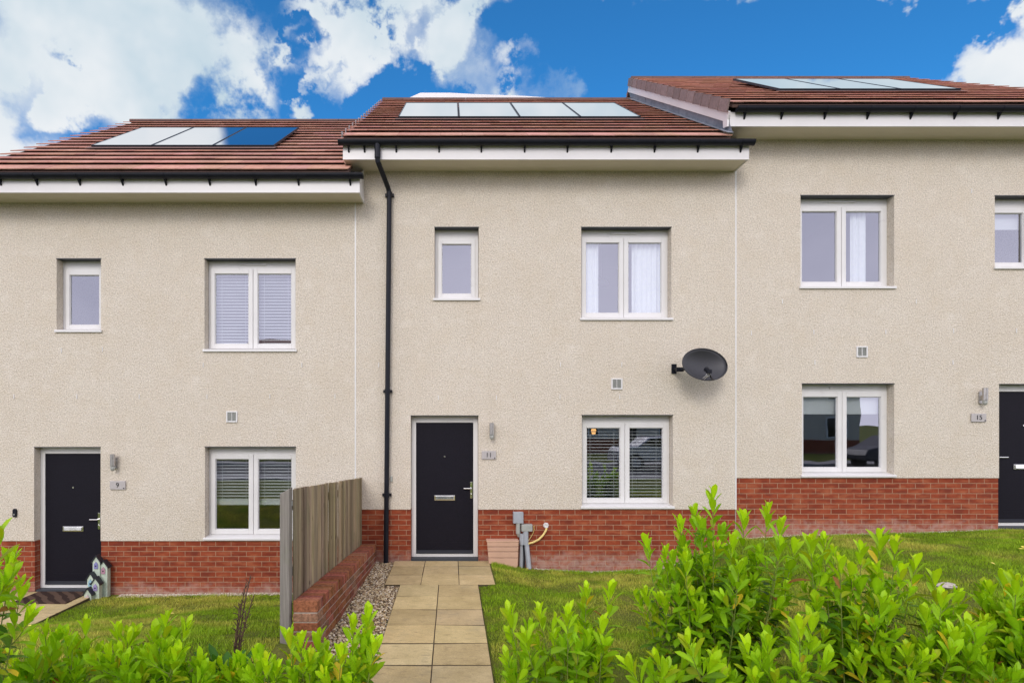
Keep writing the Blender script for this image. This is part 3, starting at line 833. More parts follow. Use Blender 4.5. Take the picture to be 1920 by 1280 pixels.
for i, q in enumerate(('leftmost of three solar panels on the lowest roof, mirroring white cloud', 'middle of three solar panels on the lowest roof', 'rightmost of three solar panels on the lowest roof, mirroring blue sky')):
    panel(q, -5.82 + i * w_, -5.82 + (i + 1) * w_, -S, SA, SB)
w_ = .978
for i, q in enumerate(('leftmost of four solar panels on the middle roof', 'second solar panel from the left on the middle roof', 'third solar panel from the left on the middle roof', 'rightmost of four solar panels on the middle roof, towards the lead flashing')):
    panel(q, -.872 + i * w_, -.872 + (i + 1) * w_, 0., SA, SB)
w_ = .96
for i, q in enumerate(('leftmost of three solar panels on the highest roof', 'middle of three solar panels on the highest roof', 'rightmost of three solar panels on the highest roof')):
    panel(q, 5.17 + i * w_, 5.17 + (i + 1) * w_, S, SA - .2, SB - .2)
for hh, xa, xb, bz, ds in ((H9, -5.86, -2.83, -S, 0), (H11, -.91, 3.08, 0., 0), (H15, 5.13, 8.09, S, -.2)):
    b = MB(); s0 = SA + ds
    b.prism_x([roof_pt(s0 - .13, .064, bz), roof_pt(s0 + .02, .060, bz), roof_pt(s0 + .02, .068, bz), roof_pt(s0 - .13, .069, bz)], xa, xb)
    b.build('panel_flashing', 'ridge', [o for o in hh.children if o.name.startswith('roof')][0])
# pale roof light peeping over the ridge of the middle roof
zr = EAVE_Z + SLOPE * SIN
b = MB(); b.prism_y([(-.97, zr + .02), (2.55, zr + .02), (2.5, zr + .15), (1.6, zr + .215), (.5, zr + .255), (-.05, zr + .285), (-.70, zr + .285), (-.97, zr + .165)], RIDGE_Y + .16, RIDGE_Y + .24)
tag(b.build('roof_light', 'fascia', None, (0.8, RIDGE_Y + .2, zr), bevel=.01), 'long white roof light peeping over the ridge of the middle roof', 'roof light')

# ------------------------------------------------------------------ things fixed to the walls
def lamp(label, px, py0, py1):
    X = (px - CX) / 128.; z1 = CAMZ + (CY - py0) / 128.; z0 = CAMZ + (CY - py1) / 128.
    o = thing('wall_lamp', label, 'lamp', (X, 0, z0), 'wall lamps beside the doors')
    b = MB(); b.box(X - .028, X + .028, -.018, 0.0, z0 + .02, z1 - .05); b.box(X - .018, X + .018, -.07, -.018, z0 + .07, z0 + .14)
    b.build('back_plate', 'steel', o, bevel=.003)
    b = MB(); b.tube([(X, -.085, z0 + .065), (X, -.085, z1)], .034, 16); b.tube([(X, -.085, z1), (X, -.085, z1 + .004)], .037, 16); b.build('lamp_body', 'steel', o)
    b = MB(); b.tube([(X, -.075, z0 + .062), (X, -.082, z0 + .04), (X, -.08, z0 + .01), (X, -.07, z0)], [.03, .033, .027, .012], 14); b.build('motion_sensor', 'greydark', o, smooth=True)
lamp('brushed steel wall lamp beside the door of number 9', 217, 851, 881)
lamp('brushed steel wall lamp to the right of the middle door', 921.5, 793, 823)
lamp('brushed steel wall lamp above the number 15 sign', 1838, 728, 759)

def sign(label, text, x0, x1, y0, y1):
    X0, X1 = (x0 - CX) / 128., (x1 - CX) / 128.; z1, z0 = CAMZ + (CY - y0) / 128., CAMZ + (CY - y1) / 128.
    o = thing('house_number_sign', label, 'sign', ((X0 + X1) / 2, 0, z0), 'house number signs')
    b = MB(); b.box(X0, X1, -.022, -.006, z0, z1); b.build('plate', simple_sign, o, bevel=.003)
    b = MB(); b.tube([(X1 - .022, -.023, z0 + .02), (X1 - .022, -.030, z0 + .02)], .008, 10); b.tube([(X0 + .02, -.006, z1 - .02), (X0 + .02, .002, z1 - .02)], .008, 8); b.build('screw', 'text', o)
    cu = bpy.data.curves.new('numerals', 'FONT'); cu.body = text; cu.size = .098; cu.extrude = .0015; cu.align_x = 'CENTER'; cu.align_y = 'CENTER'
    t = bpy.data.objects.new('tmp', cu); COL.objects.link(t)
    bpy.context.view_layer.update()
    me = bpy.data.meshes.new_from_object(t.evaluated_get(bpy.context.evaluated_depsgraph_get()))
    bpy.data.objects.remove(t); me.name = 'numerals'
    for vv in me.vertices: vv.co = Vector((vv.co.x, -vv.co.z, vv.co.y))
    me.materials.clear()
    loc = Vector(((X0 + X1) / 2, -.0245, (z0 + z1) / 2))
    link('numerals', me, 'text', o, loc)
simple_sign = simple('pale sign plate', (.46, .43, .42), .45, .1, 20., .06)
sign('grey house number plate reading 9', '9', 207, 236, 901, 917)
sign('grey house number plate reading 11', '11', 903, 930, 845, 860.5)
sign('grey house number plate reading 15', '15', 1820, 1848, 775, 790.5)

b = MB(); X, Z = (28.5 - CX) / 128., CAMZ + (CY - 961) / 128.
db = thing('doorbell', 'small black doorbell on the wall left of the number 9 door', 'doorbell', (X, 0, Z))
b.prism_y([(X + .028 * math.cos(a) , Z + .035 * (1 if math.sin(a) > 0 else -1) + .028 * math.sin(a)) for a in [i * math.pi / 8 + .01 for i in range(16)]], -.028, .0)
b.build('case', 'black', db, bevel=.004)
b = MB(); b.tube([(X, -.0285, Z - .02), (X, -.032, Z - .02)], .013, 14); b.build('button', 'steel', db)

# satellite dish
dc = at(1320, 684, 8.22)
ds = thing('satellite_dish', 'dark grey oval satellite dish on the wall near the right joint', 'satellite dish', (2.95 + .4, 0, dc.z))
aim = Vector((.14, -.96, .22)).normalized()
ux = Vector((0, 0, 1)).cross(aim).normalized() * -1; ux = Vector((-aim.y, aim.x, 0)).normalized(); uz = aim.cross(ux) * -1
if uz.z < 0: uz = -uz
b = MB(); nr, na = 7, 40; vs = []; A, Bz = .335, .232
rot = R(-2)
def dpt(r, a, back=0.):
    x, z = A * r * math.cos(a), Bz * r * math.sin(a)
    x, z = x * math.cos(rot) - z * math.sin(rot), x * math.sin(rot) + z * math.cos(rot)
    return dc + ux * x + uz * z + aim * (.085 * r * r - .06 - back)
vs = [dpt(0, 0)] + [dpt((i + 1) / nr, 2 * math.pi * j / na) for i in range(nr) for j in range(na)]
fs = [(0, 1 + j, 1 + (j + 1) % na) for j in range(na)]
for i in range(nr - 1):
    for j in range(na): fs.append((1 + i * na + j, 1 + (i + 1) * na + j, 1 + (i + 1) * na + (j + 1) % na, 1 + i * na + (j + 1) % na))
b.add(vs, fs)
b.tube([dpt(1, 2 * math.pi * j / na) for j in range(na + 1)], .008, 6, False)
d_ = b.build('reflector', 'dish', ds, smooth=True)
so_ = d_.modifiers.new('thick', 'SOLIDIFY'); so_.thickness = .006
b = MB(); wx = (1270 - CX) / 130.
b.box(wx - .035, wx + .035, -.02, 0., dc.z - .09, dc.z + .05); b.tube([(wx, -.02, dc.z - .03), (wx + .02, -.12, dc.z - .04), (dc.x - .12, -.20, dc.z - .04), tuple(dc - aim * .07)], .018, 8)
b.box(wx - .01, wx + .09, -.15, -.09, dc.z - .07, dc.z - .01)
b.build('bracket', 'black', ds)
b = MB(); foot = dpt(1, R(-72)); lnb = dc + aim * .24 - uz * .10 + ux * .02
lnb = at(1329, 696, 7.98)
b.tube([tuple(foot), tuple(foot * .5 + lnb * .5 - Vector((0, 0, .03))), tuple(lnb - Vector((0, -.02, .01)))], .010, 8)
b.tube([tuple(lnb), tuple(lnb + Vector((-.01, .06, .035)))], [.030, .036], 12); b.box(lnb.x - .03, lnb.x + .03, lnb.y - .03, lnb.y + .02, lnb.z - .03, lnb.z + .022)
b.build('lnb_arm', 'black', ds)
b = MB()
for k in (-.025, 0.0, .022): b.tube([(lnb.x + k, lnb.y, lnb.z - .025), (lnb.x + k * .9 - .008, lnb.y + .02, lnb.z - .06), (lnb.x + k * .7 - .02, lnb.y + .10, lnb.z - .10 + abs(k) * .7)], .0038, 6)
b.build('cable', 'upvc', ds)

# meter box and service pipes
mb = thing('meter_box', 'tan ribbed meter box on the brickwork beside the middle door', 'meter box', (.745, 0, -.06))
x0, x1, z0, z1, yb = .50, .955, -.075, .315, -.145
def mprof(x0, x1, z0, z1, tap):
    p = [(x0, z1), (x0 + tap, z0 + .055), (x0 + tap + .014, z0 + .018), (x0 + tap + .05, z0), (x1 - tap - .03, z0), (x1 - tap * .4 - .012, z0 + .02), (x1 - tap * .4, z0 + .06), (x1, z1)]
    return p
b = MB(); b.prism_y([(q[0] + .0, q[1]) for q in mprof(x0 + .012, x1 - .006, z0, z1 - .02, .028)], yb + .012, .012); b.build('body', 'meter', mb, bevel=.006)
zs = [z1, .238, .168, .080, z0]
lid = MB(); pr = mprof(x0, x1, z0 - .002, z1, .028)
def xat(z, side):
    pts = pr[:4] if side == 0 else pr[4:][::-1]
    for (xa, za), (xb, zb_) in zip(pts[:-1], pts[1:]):
        if za >= z >= zb_: return xa + (xb - xa) * ((za - z) / max(1e-6, za - zb_))
    return pts[-1][0]
for k in range(4):
    zt, zb_ = zs[k] - .004, zs[k + 1] + .004
    lv = sorted({zt, zb_} | {p[1] for p in pr if zb_ < p[1] < zt}, reverse=True)
    poly = [(xat(z, 0), z) for z in lv] + [(xat(z, 1), z) for z in lv[::-1]]
    lid.prism_y(poly, yb - .012, yb + .012)
lid.build('ribbed_lid', 'meter', mb, bevel=.004)
b = MB(); b.box(x0 - .008, x1 + .004, yb - .018, -.0, z1 - .008, z1 + .012); b.build('rim', 'meter', mb, bevel=.005)
b = MB(); b.tube([(.755, yb - .012, -.03), (.755, yb - .018, -.03)], .009, 10); b.build('lock', 'text', mb)

def P(px, py, y=0.): return Vector(((px - CX) * (CAMD + y) / F, y, CAMZ + (CY - py) * (CAMD + y) / F))
ut = thing('service_pipes', 'grey junction boxes with conduits and a yellow pipe on the brick plinth', 'pipes', (1.05, 0, -.14))
def bx(px0, px1, py0, py1, y0, y1, name, mat):
    b = MB(); a = P(px0, py1, y0); c = P(px1, py0, y0); b.box(a.x, c.x, y0, y1, a.z, c.z); return b.build(name, mat, ut, bevel=.006)
bx(962.5, 981.5, 960, 981, -.075, .012, 'junction_box', 'greybox')
bx(978, 998.5, 983, 996, -.085, .012, 'junction_box', 'greydark')
b = MB(); b.tube([P(971.5, 980, -.04), P(971.5, 999, -.04), P(972.5, 1006, -.035)], [.034, .033, .012], 10); b.build('conduit', 'greydark', ut)
b = MB(); b.tube([P(979, 1000, -.035), P(979, 1021, -.04)], .040, 10); b.tube([P(979, 1018, -.03), P(977.5, 1072, -.06)], .033, 10); b.build('conduit', 'greybox', ut)
b = MB(); b.tube([P(985.5, 995, -.05), P(986, 1021, -.055)], .040, 10); b.tube([P(987, 1018, -.05), P(992, 1066, -.10)], .036, 10); b.build('conduit', 'greybox', ut)
b = MB(); b.tube([P(975, 1020.5, -.05), P(990, 1020.5, -.06)], .016, 8); b.tube([P(981.5, 1021, -.075), P(983, 1045, -.09), P(982, 1074, -.11)], .012, 8); b.build('cable', 'black', ut)
b = MB(); b.tube([P(989, 1019, -.06), P(999, 1016.5, -.06), P(1010, 1011, -.05), P(1018, 1003, -.035), P(1023, 995, -.02), P(1025.5, 987, .02)], .0155, 10); b.build('gas_pipe', 'yellow', ut, smooth=True)
b = MB(); b.tube([P(1001, 985, -.012), P(1001.5, 993, -.012), P(998, 1002, -.012), P(991, 1013, -.02)], .005, 6); b.build('thin_cable', 'yellow', ut)
b = MB(); c = P(1024, 985, .0)
for k in range(7): a = 2 * math.pi * k / 7; b.tube([(c.x + .02 * math.cos(a), .02, c.z + .022 * math.sin(a)), (c.x + .016 * math.cos(a), -.004 - .004 * (k % 3), c.z + .018 * math.sin(a))], [.026, .015], 7)
b.build('mortar_patch', 'fascia', ut)
b = MB(); b.tube([P(989, 1064, -.11), P(990, 1071, -.12)], [.02, .017], 8); b.build('yellow_cap', 'yellow', ut)

# ------------------------------------------------------------------ garden wall and fence
WX0, WX1 = -1.318, -1.112
YN = -3.75
def wtop(y): t = -y / 3.75; return .25 + (.542 - .25) * t
def wbot(y): t = -y / 3.75; return -.06 + .13 * t
gw = thing('garden_wall', 'low worn red brick wall with brick-on-edge top beside the gravel', 'wall', (-1.21, -1.9, .0))
b = MB(); N_ = 16
pts = []
core = MB()
core.hexa([(WX0 + .006, YN + .006, -.1), (WX1 - .006, YN + .006, -.1), (WX1 - .006, -.002, -.4), (WX0 + .006, -.002, -.4),
           (WX0 + .006, YN + .006, wtop(YN) - .008), (WX1 - .006, YN + .006, wtop(YN) - .008), (WX1 - .006, -.002, wtop(0) - .008), (WX0 + .006, -.002, wtop(0) - .008)])
core.build('mortar_core', 'mortar', gw)
def tb(k0=.6, k1=1.15, pale=.25):
    k = random.uniform(k0, k1)
    if random.random() < pale: return (k * 1.12, k * 1.75, k * 2.1)
    return (k, k * random.uniform(.85, 1.25), k * random.uniform(.85, 1.3))
H_ = .0765
ncop = 48; cw = 3.75 / ncop
cop = MB()
for i in range(ncop):
    y0 = YN + i * cw + .004; y1 = y0 + cw - .008; j = random.uniform(-.004, .003)
    cop.tint = tb(.75, 1.2, .05)
    cop.hexa([(WX0, y0, wtop(y0) - .098), (WX1 + j, y0, wtop(y0) - .098), (WX1 + j, y1, wtop(y1) - .098), (WX0, y1, wtop(y1) - .098),
              (WX0, y0, wtop(y0) + j), (WX1 + j, y0, wtop(y0) + j), (WX1 + j, y1, wtop(y1) + j), (WX0, y1, wtop(y1) + j)])
cop.build('coping', 'wallbrick', gw, bevel=.006)
bod = MB(); NC = 7
for r_ in range(NC):
    off = 0 if r_ % 2 == 0 else .1125
    y = YN
    first = True
    while y < -.02:
        L_ = .215 if not (first and r_ % 2) else .1025
        y1 = min(y + L_, -.004); first = False
        j = random.uniform(-.003, .003); bod.tint = tb(.62, 1.08, .33)
        zt = lambda q: wtop(q) - .108 - r_ * H_
        if zt(y) > wbot(y) - .12:
            bod.hexa([(WX0 - .001, y, zt(y) - H_ + .010), (WX1 - .001 + j, y, zt(y) - H_ + .010), (WX1 - .001 + j, y1, zt(y1) - H_ + .010), (WX0 - .001, y1, zt(y1) - H_ + .010),
                      (WX0 - .001, y, zt(y)), (WX1 - .001 + j, y, zt(y)), (WX1 - .001 + j, y1, zt(y1)), (WX0 - .001, y1, zt(y1))])
        y = y1 + .010
bod.build('brick_course', 'wallbrick', gw, bevel=.005)

fn = thing('timber_fence', 'weathered grey timber board fence on top of the low brick wall', 'fence', (-1.35, -1.9, 0.))
bo = MB(); nb = 42; bw = 3.69 / nb
def ftop(y): t = -y / 3.75; return 1.215 + .25 * t
for i in range(nb):
    y0 = -3.70 + i * bw; y1 = y0 + bw * random.uniform(.985, 1.03); t = random.uniform(0, .014) if i % 2 else random.uniform(.010, .022)
    k = random.uniform(.62, 1.25); bo.tint = (k, k * random.uniform(.96, 1.06), k * random.uniform(.88, 1.05)); dz = random.uniform(-.005, .005)
    xa, xb = -1.352 + t, -1.334 + t
    zb0, zb1 = wtop(y0) - .02, wtop(y1) - .02
    if i % 2: bo.hexa([(xa, y0, zb0), (xb - .007, y0, zb0), (xb, y1, zb1), (xa, y1, zb1), (xa, y0, ftop(y0) + dz), (xb - .007, y0, ftop(y0) + dz), (xb, y1, ftop(y1) + dz), (xa, y1, ftop(y1) + dz)])
    else: bo.hexa([(xa, y0, zb0), (xb, y0, zb0), (xb - .005, y1, zb1), (xa, y1, zb1), (xa, y0, ftop(y0) + dz), (xb, y0, ftop(y0) + dz), (xb - .005, y1, ftop(y1) + dz), (xa, y1, ftop(y1) + dz)])
bo.build('boards', 'wood', fn, bevel=.003)
for (ya, yb2, nm) in ((-3.80, -3.705, 'n'), (-.10, -.02, 'f')):
    b = MB(); za, zb2 = g1(-1.38, ya) - .2, ftop(ya) + .01
    b.hexa([(-1.412, ya, za), (-1.333, ya, za), (-1.333, yb2, za), (-1.412, yb2, za), (-1.412, ya, zb2 - .05), (-1.333, ya, zb2 - .005), (-1.333, yb2, zb2), (-1.412, yb2, zb2 - .045)])
    b.build('post', 'post', fn, bevel=.006)
for zf in (.2, .8):
    b = MB(); y0, y1 = -3.70, -.1
    za, zb2 = wtop(y0) + (ftop(y0) - wtop(y0)) * zf, wtop(y1) + (ftop(y1) - wtop(y1)) * zf
    b.hexa([(-1.40, y0, za), (-1.354, y0, za), (-1.354, y1, zb2), (-1.40, y1, zb2), (-1.40, y0, za + .08), (-1.354, y0, za + .08), (-1.354, y1, zb2 + .08), (-1.40, y1, zb2 + .08)])
    b.build('rail', 'wood', fn)
b = MB(); b.box(-1.344, -1.332, -3.74, -3.69, ftop(-3.7) - .14, ftop(-3.7) - .10); b.build('metal_clip', 'greydark', fn)

# ------------------------------------------------------------------ door mat, bird-house ornament, stones
b = MB(); b.box(-6.02, -5.26, -.62, -.06, -.447, -.428)
dm = b.build('door_mat', 'mat', None, (-5.64, -.34, -.445), bevel=.006)
tag(dm, 'brown patterned door mat in front of the number 9 door', 'door mat')
od = thing('garden_ornament', 'pale mint post ornament with little birdhouses beside the number 9 door', 'ornament', (-5.06, -.14, -.50))
PAL = [(.35, .30, .75), (.75, .35, .55), (.45, .65, .95), (.50, .35, .80), (.80, .55, .70)]
for i, (x, y, top, w2) in enumerate(((-5.135, -.10, .02, .052), (-5.045, -.075, -.06, .056), (-5.165, -.185, -.21, .048), (-5.085, -.20, -.27, .052), (-5.15, -.275, -.40, .050))):
    b = MB(); k = random.uniform(.9, 1.1); b.tint = (k, k, k)
    b.prism_y([(x - w2, -.52), (x + w2, -.52), (x + w2, top), (x, top + .085), (x - w2, top)], y - .04, y + .04)
    p_ = b.build('post', 'mint', od, bevel=.004)
    b = MB()
    for sg in (-1, 1):
        b.hexa([(x, y - .055, top + .078), (x + sg * (w2 + .018), y - .055, top - .022), (x + sg * (w2 + .018), y + .045, top - .022), (x, y + .045, top + .078),
                (x, y - .055, top + .098), (x + sg * (w2 + .018), y - .055, top - .002), (x + sg * (w2 + .018), y + .045, top - .002), (x, y + .045, top + .098)])
    b.build('little_roof', 'frame', p_, bevel=.002)
    b = MB(); b.tint = tuple(q * 1.2 for q in PAL[i])
    b.prism_y([(x - .026, top - .10), (x + .026, top - .10), (x + .026, top - .035), (x, top + .0), (x - .026, top - .035)], y - .052, y - .0405); b.build('house_front', 'mint', p_)
    b = MB(); b.tube([(x, y - .0525, top - .06), (x, y - .054, top - .06)], .011, 10); b.build('entrance_hole', 'text', p_)
def rock(name, label, cat, c, r, seed, mat='stone', squash=.5, lumps=1):
    rr = random.Random(seed); b = MB()
    for k in range(lumps):
        o = Vector((rr.uniform(-1, 1), rr.uniform(-1, 1), 0)) * r * (1.4 if lumps > 1 else 0); rad = r * (rr.uniform(.35, .7) if lumps > 1 else 1)
        nn, mm = 9, 6; vs = []; fs = []
        for i in range(mm + 1):
            for j in range(nn):
                th, ph = math.pi * i / mm, 2 * math.pi * j / nn; q = rad * rr.uniform(.8, 1.15)
                vs.append((c[0] + o.x + q * math.sin(th) * math.cos(ph) * 1.3, c[1] + o.y + q * math.sin(th) * math.sin(ph), c[2] + q * squash * math.cos(th) + rad * squash * .4))
        for i in range(mm):
            for j in range(nn): fs.append((i * nn + j, (i + 1) * nn + j, (i + 1) * nn + (j + 1) % nn, i * nn + (j + 1) % nn))
        b.add(vs, fs)
    return tag(b.build(name, mat, None, c), label, cat)
q = (6.0, -.55, g1(6.0, -.55)); rock('white_rubble', 'small heap of white rubble on the lawn below the right ground window', 'rubble', q, .075, 3, 'fascia', .45, 6)
q = (4.72, -3.0, g1(4.72, -3.0) + .02); rock('stone', 'single pale grey stone on the lawn among the laurels', 'stone', q, .07, 5)

# yellow leaves fallen on the grass
def fallen(p, label, group, seed):
    rr = random.Random(seed); a = rr.uniform(0, 6.28); u = Vector((math.cos(a), math.sin(a), .05)) * .035; v = Vector((-math.sin(a), math.cos(a), .2)) * .014
    c = Vector((p[0], p[1], g1(p[0], p[1]) + .032)); b = MB(); k = rr.uniform(.8, 1.2); b.tint = (1.9 * k, 1.35 * k, .35)
    b.add([c - u, c - u * .3 + v, c + u * .5 + v * .8, c + u, c + u * .5 - v * .8 + Vector((0, 0, .008)), c - u * .3 - v], [(0, 1, 2, 3, 4, 5)])
    o = b.build('fallen_leaf', 'mint', None, c); m = o.modifiers.new('thick', 'SOLIDIFY'); m.thickness = .001
    tag(o, label, 'leaf', group)
for k, p in enumerate(((6.85, -1.55), (6.95, -1.45), (8.15, -.45), (6.2, -2.6), (5.9, -2.2), (7.5, -.9))):
    fallen(p, 'small yellow fallen leaf lying on the lawn below the right house', 'yellow leaves on the right lawn', k)
for k, p in enumerate(((-4.75, -2.0), (-5.3, -2.2), (-3.3, -1.7))):
    fallen(p, 'small yellow fallen leaf lying on the lawn below the left house', 'yellow leaves on the left lawn', 20 + k)

# ------------------------------------------------------------------ gravel
ico = []
ph = (1 + 5 ** .5) / 2
for a in (-1, 1):
    for c in (-ph, ph): ico += [(0, a, c), (a, c, 0), (c, 0, a)]
ico = np.array(ico); ico /= np.linalg.norm(ico[0])
fi = []
for i in range(12):
    for j in range(i + 1, 12):
        for k in range(j + 1, 12):
            d = [np.linalg.norm(ico[p] - ico[q]) for p, q in ((i, j), (j, k), (i, k))]
            if max(d) < 1.2:
                nrm = np.cross(ico[j] - ico[i], ico[k] - ico[i])
                fi.append((i, j, k) if nrm.dot(ico[i]) > 0 else (i, k, j))
fi = np.array(fi)
def pebbles(name, X, Y, Z, r, pal):
    n = len(X); rot = RNG.uniform(0, 2 * np.pi, n)
    sc3 = np.stack([RNG.uniform(.8, 1.35, n), RNG.uniform(.7, 1.0, n), RNG.uniform(.5, .8, n)], 1) * r[:, None]
    jit = RNG.uniform(.8, 1.2, (n, 12, 1))
    P_ = ico[None] * jit * sc3[:, None]
    c, s_ = np.cos(rot)[:, None], np.sin(rot)[:, None]
    V = np.stack([P_[..., 0] * c - P_[..., 1] * s_ + X[:, None], P_[..., 0] * s_ + P_[..., 1] * c + Y[:, None], P_[..., 2] + Z[:, None]], 2).reshape(-1, 3)
    FQ = (fi[None] + 12 * np.arange(n)[:, None, None]).reshape(-1, 3)
    col = np.array(pal)[RNG.integers(0, len(pal), n)] * RNG.uniform(.75, 1.2, (n, 1))
    return np_mesh(name, V, FQ, np.repeat(col, 12, 0), 'gravel')
PALG = [(.50, .41, .26), (.60, .52, .38), (.24, .16, .09), (.70, .63, .52), (.40, .29, .16), (.15, .10, .06), (.56, .45, .29), (.12, .08, .05)]
n = 9500
X = RNG.uniform(-1.115, -.60, n); Y = RNG.uniform(-3.75, -.005, n)
keep = ~((X > -.66) & (Y < -1.25)) & ~((X > -.85) & (Y > -1.28)); X, Y = X[keep], Y[keep]
stuff(pebbles('gravel', X, Y, gz(X, Y) + RNG.uniform(0, .016, len(X)), RNG.uniform(.009, .018, len(X)), PALG), 'brown and cream gravel strip between the low wall and the path', 'gravel')
n = 2600
X = RNG.uniform(-4.85, -1.42, n); Y = -np.abs(RNG.normal(0, .085, n)); keep = Y > -.22; X, Y = X[keep], Y[keep]
stuff(pebbles('gravel', X, Y, gz(X, Y) + RNG.uniform(0, .012, len(X)), RNG.uniform(.008, .016, len(X)), [(.62, .56, .46), (.7, .64, .55), (.5, .42, .32)]), 'pale gravel along the foot of the left brick plinth', 'gravel')
n = 2200
X = RNG.uniform(1.2, 8.0, n); Y = -np.abs(RNG.normal(0, .045, n)); keep = Y > -.13; X, Y = X[keep], Y[keep]
stuff(pebbles('gravel', X, Y, gz(X, Y) + RNG.uniform(0, .010, len(X)), RNG.uniform(.006, .012, len(X)), [(.55, .5, .4), (.62, .56, .47), (.4, .33, .24)]), 'thin pale gravel line along the foot of the right brick plinth', 'gravel')

# ------------------------------------------------------------------ lawn
def vnoise(x, y, s, seed):
    r = np.random.default_rng(seed); G = r.random((64, 64)); x = np.mod(x * s, 64); y = np.mod(y * s, 64)
    i, j = np.floor(x).astype(int) % 64, np.floor(y).astype(int) % 64; fx, fy = x - np.floor(x), y - np.floor(y)
    fx, fy = fx * fx * (3 - 2 * fx), fy * fy * (3 - 2 * fy); i2, j2 = (i + 1) % 64, (j + 1) % 64
    return (G[i, j] * (1 - fx) + G[i2, j] * fx) * (1 - fy) + (G[i, j2] * (1 - fx) + G[i2, j2] * fx) * fy
def lawn(name, x0, x1, y0, y1, n, seed, label, cut):
    r = np.random.default_rng(seed)
    X = r.uniform(x0, x1, n); Y = r.uniform(y0, y1, n); k = cut(X, Y)
    X, Y = X[k], Y[k]
    p1 = vnoise(X, Y * 2.0, .9, seed + 1) * .6 + vnoise(X, Y * 2, 2.7, seed + 2) * .4
    tuft = vnoise(X, Y, 5.5, seed + 3)
    keep = r.random(len(X)) < np.clip(.5 + 1.0 * tuft, 0, 1); X, Y, p1, tuft = X[keep], Y[keep], p1[keep], tuft[keep]
    m = len(X); Z = gz(X, Y)
    h = r.uniform(.018, .040, m) * (.7 + .6 * tuft) ; wd = r.uniform(.0025, .0045, m)
    a = r.uniform(0, 2 * np.pi, m); lean = r.uniform(.15, .9, m) * h; la = r.uniform(0, 2 * np.pi, m)
    dx, dy = np.cos(a) * wd, np.sin(a) * wd
    V = np.stack([np.stack([X - dx, Y - dy, Z - .004], 1), np.stack([X + dx, Y + dy, Z - .004], 1), np.stack([X + np.cos(la) * lean, Y + np.sin(la) * lean, Z + h], 1)], 1).reshape(-1, 3)
    g1_, g2_, ye = np.array([.18, .33, .012]), np.array([.32, .45, .020]), np.array([.62, .53, .11])
    t = r.random((m, 1)); c = g1_ * (1 - t) + g2_ * t
    yl = np.clip((p1 - .44) * 3.4, 0, .95)[:, None] * r.uniform(.3, 1, (m, 1)); c = c * (1 - yl) + ye * yl
    c = c * (.75 + .5 * tuft[:, None]) * r.uniform(.55, 1.35, (m, 1))
    o = np_mesh(name, V, np.arange(3 * m).reshape(-1, 3), np.repeat(c, 3, 0), 'grass')
    return stuff(o, label, 'grass')
lawn('lawn_grass', -7.4, -1.42, -5.2, -.04, 200000, 11, 'mown green lawn in front of the left house', lambda X, Y: ~((X < -5.1) & (Y > -1.49)) & ((Y < -.10 - .08 * vnoise(X, Y, 3., 9))))
lawn('lawn_grass', .31, 9.4, -5.6, -.02, 380000, 21, 'mown patchy green lawn in front of the middle and right houses', lambda X, Y: ((X > .56) | (Y < -1.285)) & ((X > .345)) & (Y < -.03 - .05 * vnoise(X, Y, 3., 9)))
lawn('lawn_grass', -1.15, -.655, -5.2, -3.78, 9000, 31, 'small rough grass patch between the gravel and the laurels', lambda X, Y: X > -2)

# ------------------------------------------------------------------ laurels
SROW = np.array([0, .14, .38, .62, .84, 1.0]); WROW = np.array([.07, .40, .80, 1.0, .84, .10])
lf_f = np.array([q for i in range(5) for q in ((3 * i, 3 * i + 1, 3 * i + 4, 3 * i + 3), (3 * i + 1, 3 * i + 2, 3 * i + 5, 3 * i + 4))])
class Leaves:
    def __init__(s): s.p, s.m, s.w, s.n, s.L, s.W, s.c, s.cu = [], [], [], [], [], [], [], []
    def add(s, p, m, wv, nv, L, W, col, curl):
        for a, q in zip((s.p, s.m, s.w, s.n, s.L, s.W, s.c, s.cu), (p, m, wv, nv, L, W, col, curl)): a.append(q)
    def build(s, name, parent):
        p, m, wv, nv = (np.array([tuple(q) for q in a]) for a in (s.p, s.m, s.w, s.n))
        L, W, cu = np.array(s.L), np.array(s.W), np.array(s.cu); n = len(p)
        V = np.zeros((n, 6, 3, 3))
        for i in range(6):
            for j, sd_ in enumerate((-1, 0, 1)):
                hw_ = W * .5 * WROW[i]; lift = -cu * L * SROW[i] ** 2 + abs(sd_) * hw_ * .38
                V[:, i, j] = p + m * (L * SROW[i])[:, None] + wv * (hw_ * sd_)[:, None] + nv * lift[:, None]
        col = np.repeat(np.array(s.c), 18, 0).reshape(n, 6, 3, 3); col[:, :, 1] *= 1.12; col[:, :2, 1] *= 1.1
        FQ = (lf_f[None] + 18 * np.arange(n)[:, None, None]).reshape(-1, 4)
        return np_mesh(name, V.reshape(-1, 3), FQ, col.reshape(-1, 3), 'leaf', parent, ORG[parent.name], True)
YOUNG, MID, OLD_SHADED, YEL = np.array([.50, .72, .012]), np.array([.25, .48, .010]), np.array([.030, .095, .008]), np.array([.70, .52, .03])  # darkest green: aged leaf plus shade inside the clumps, painted in
def bez(a, m, c, n): return [a * (1 - t) ** 2 + m * 2 * t * (1 - t) + c * t * t for t in (i / n for i in range(n + 1))]
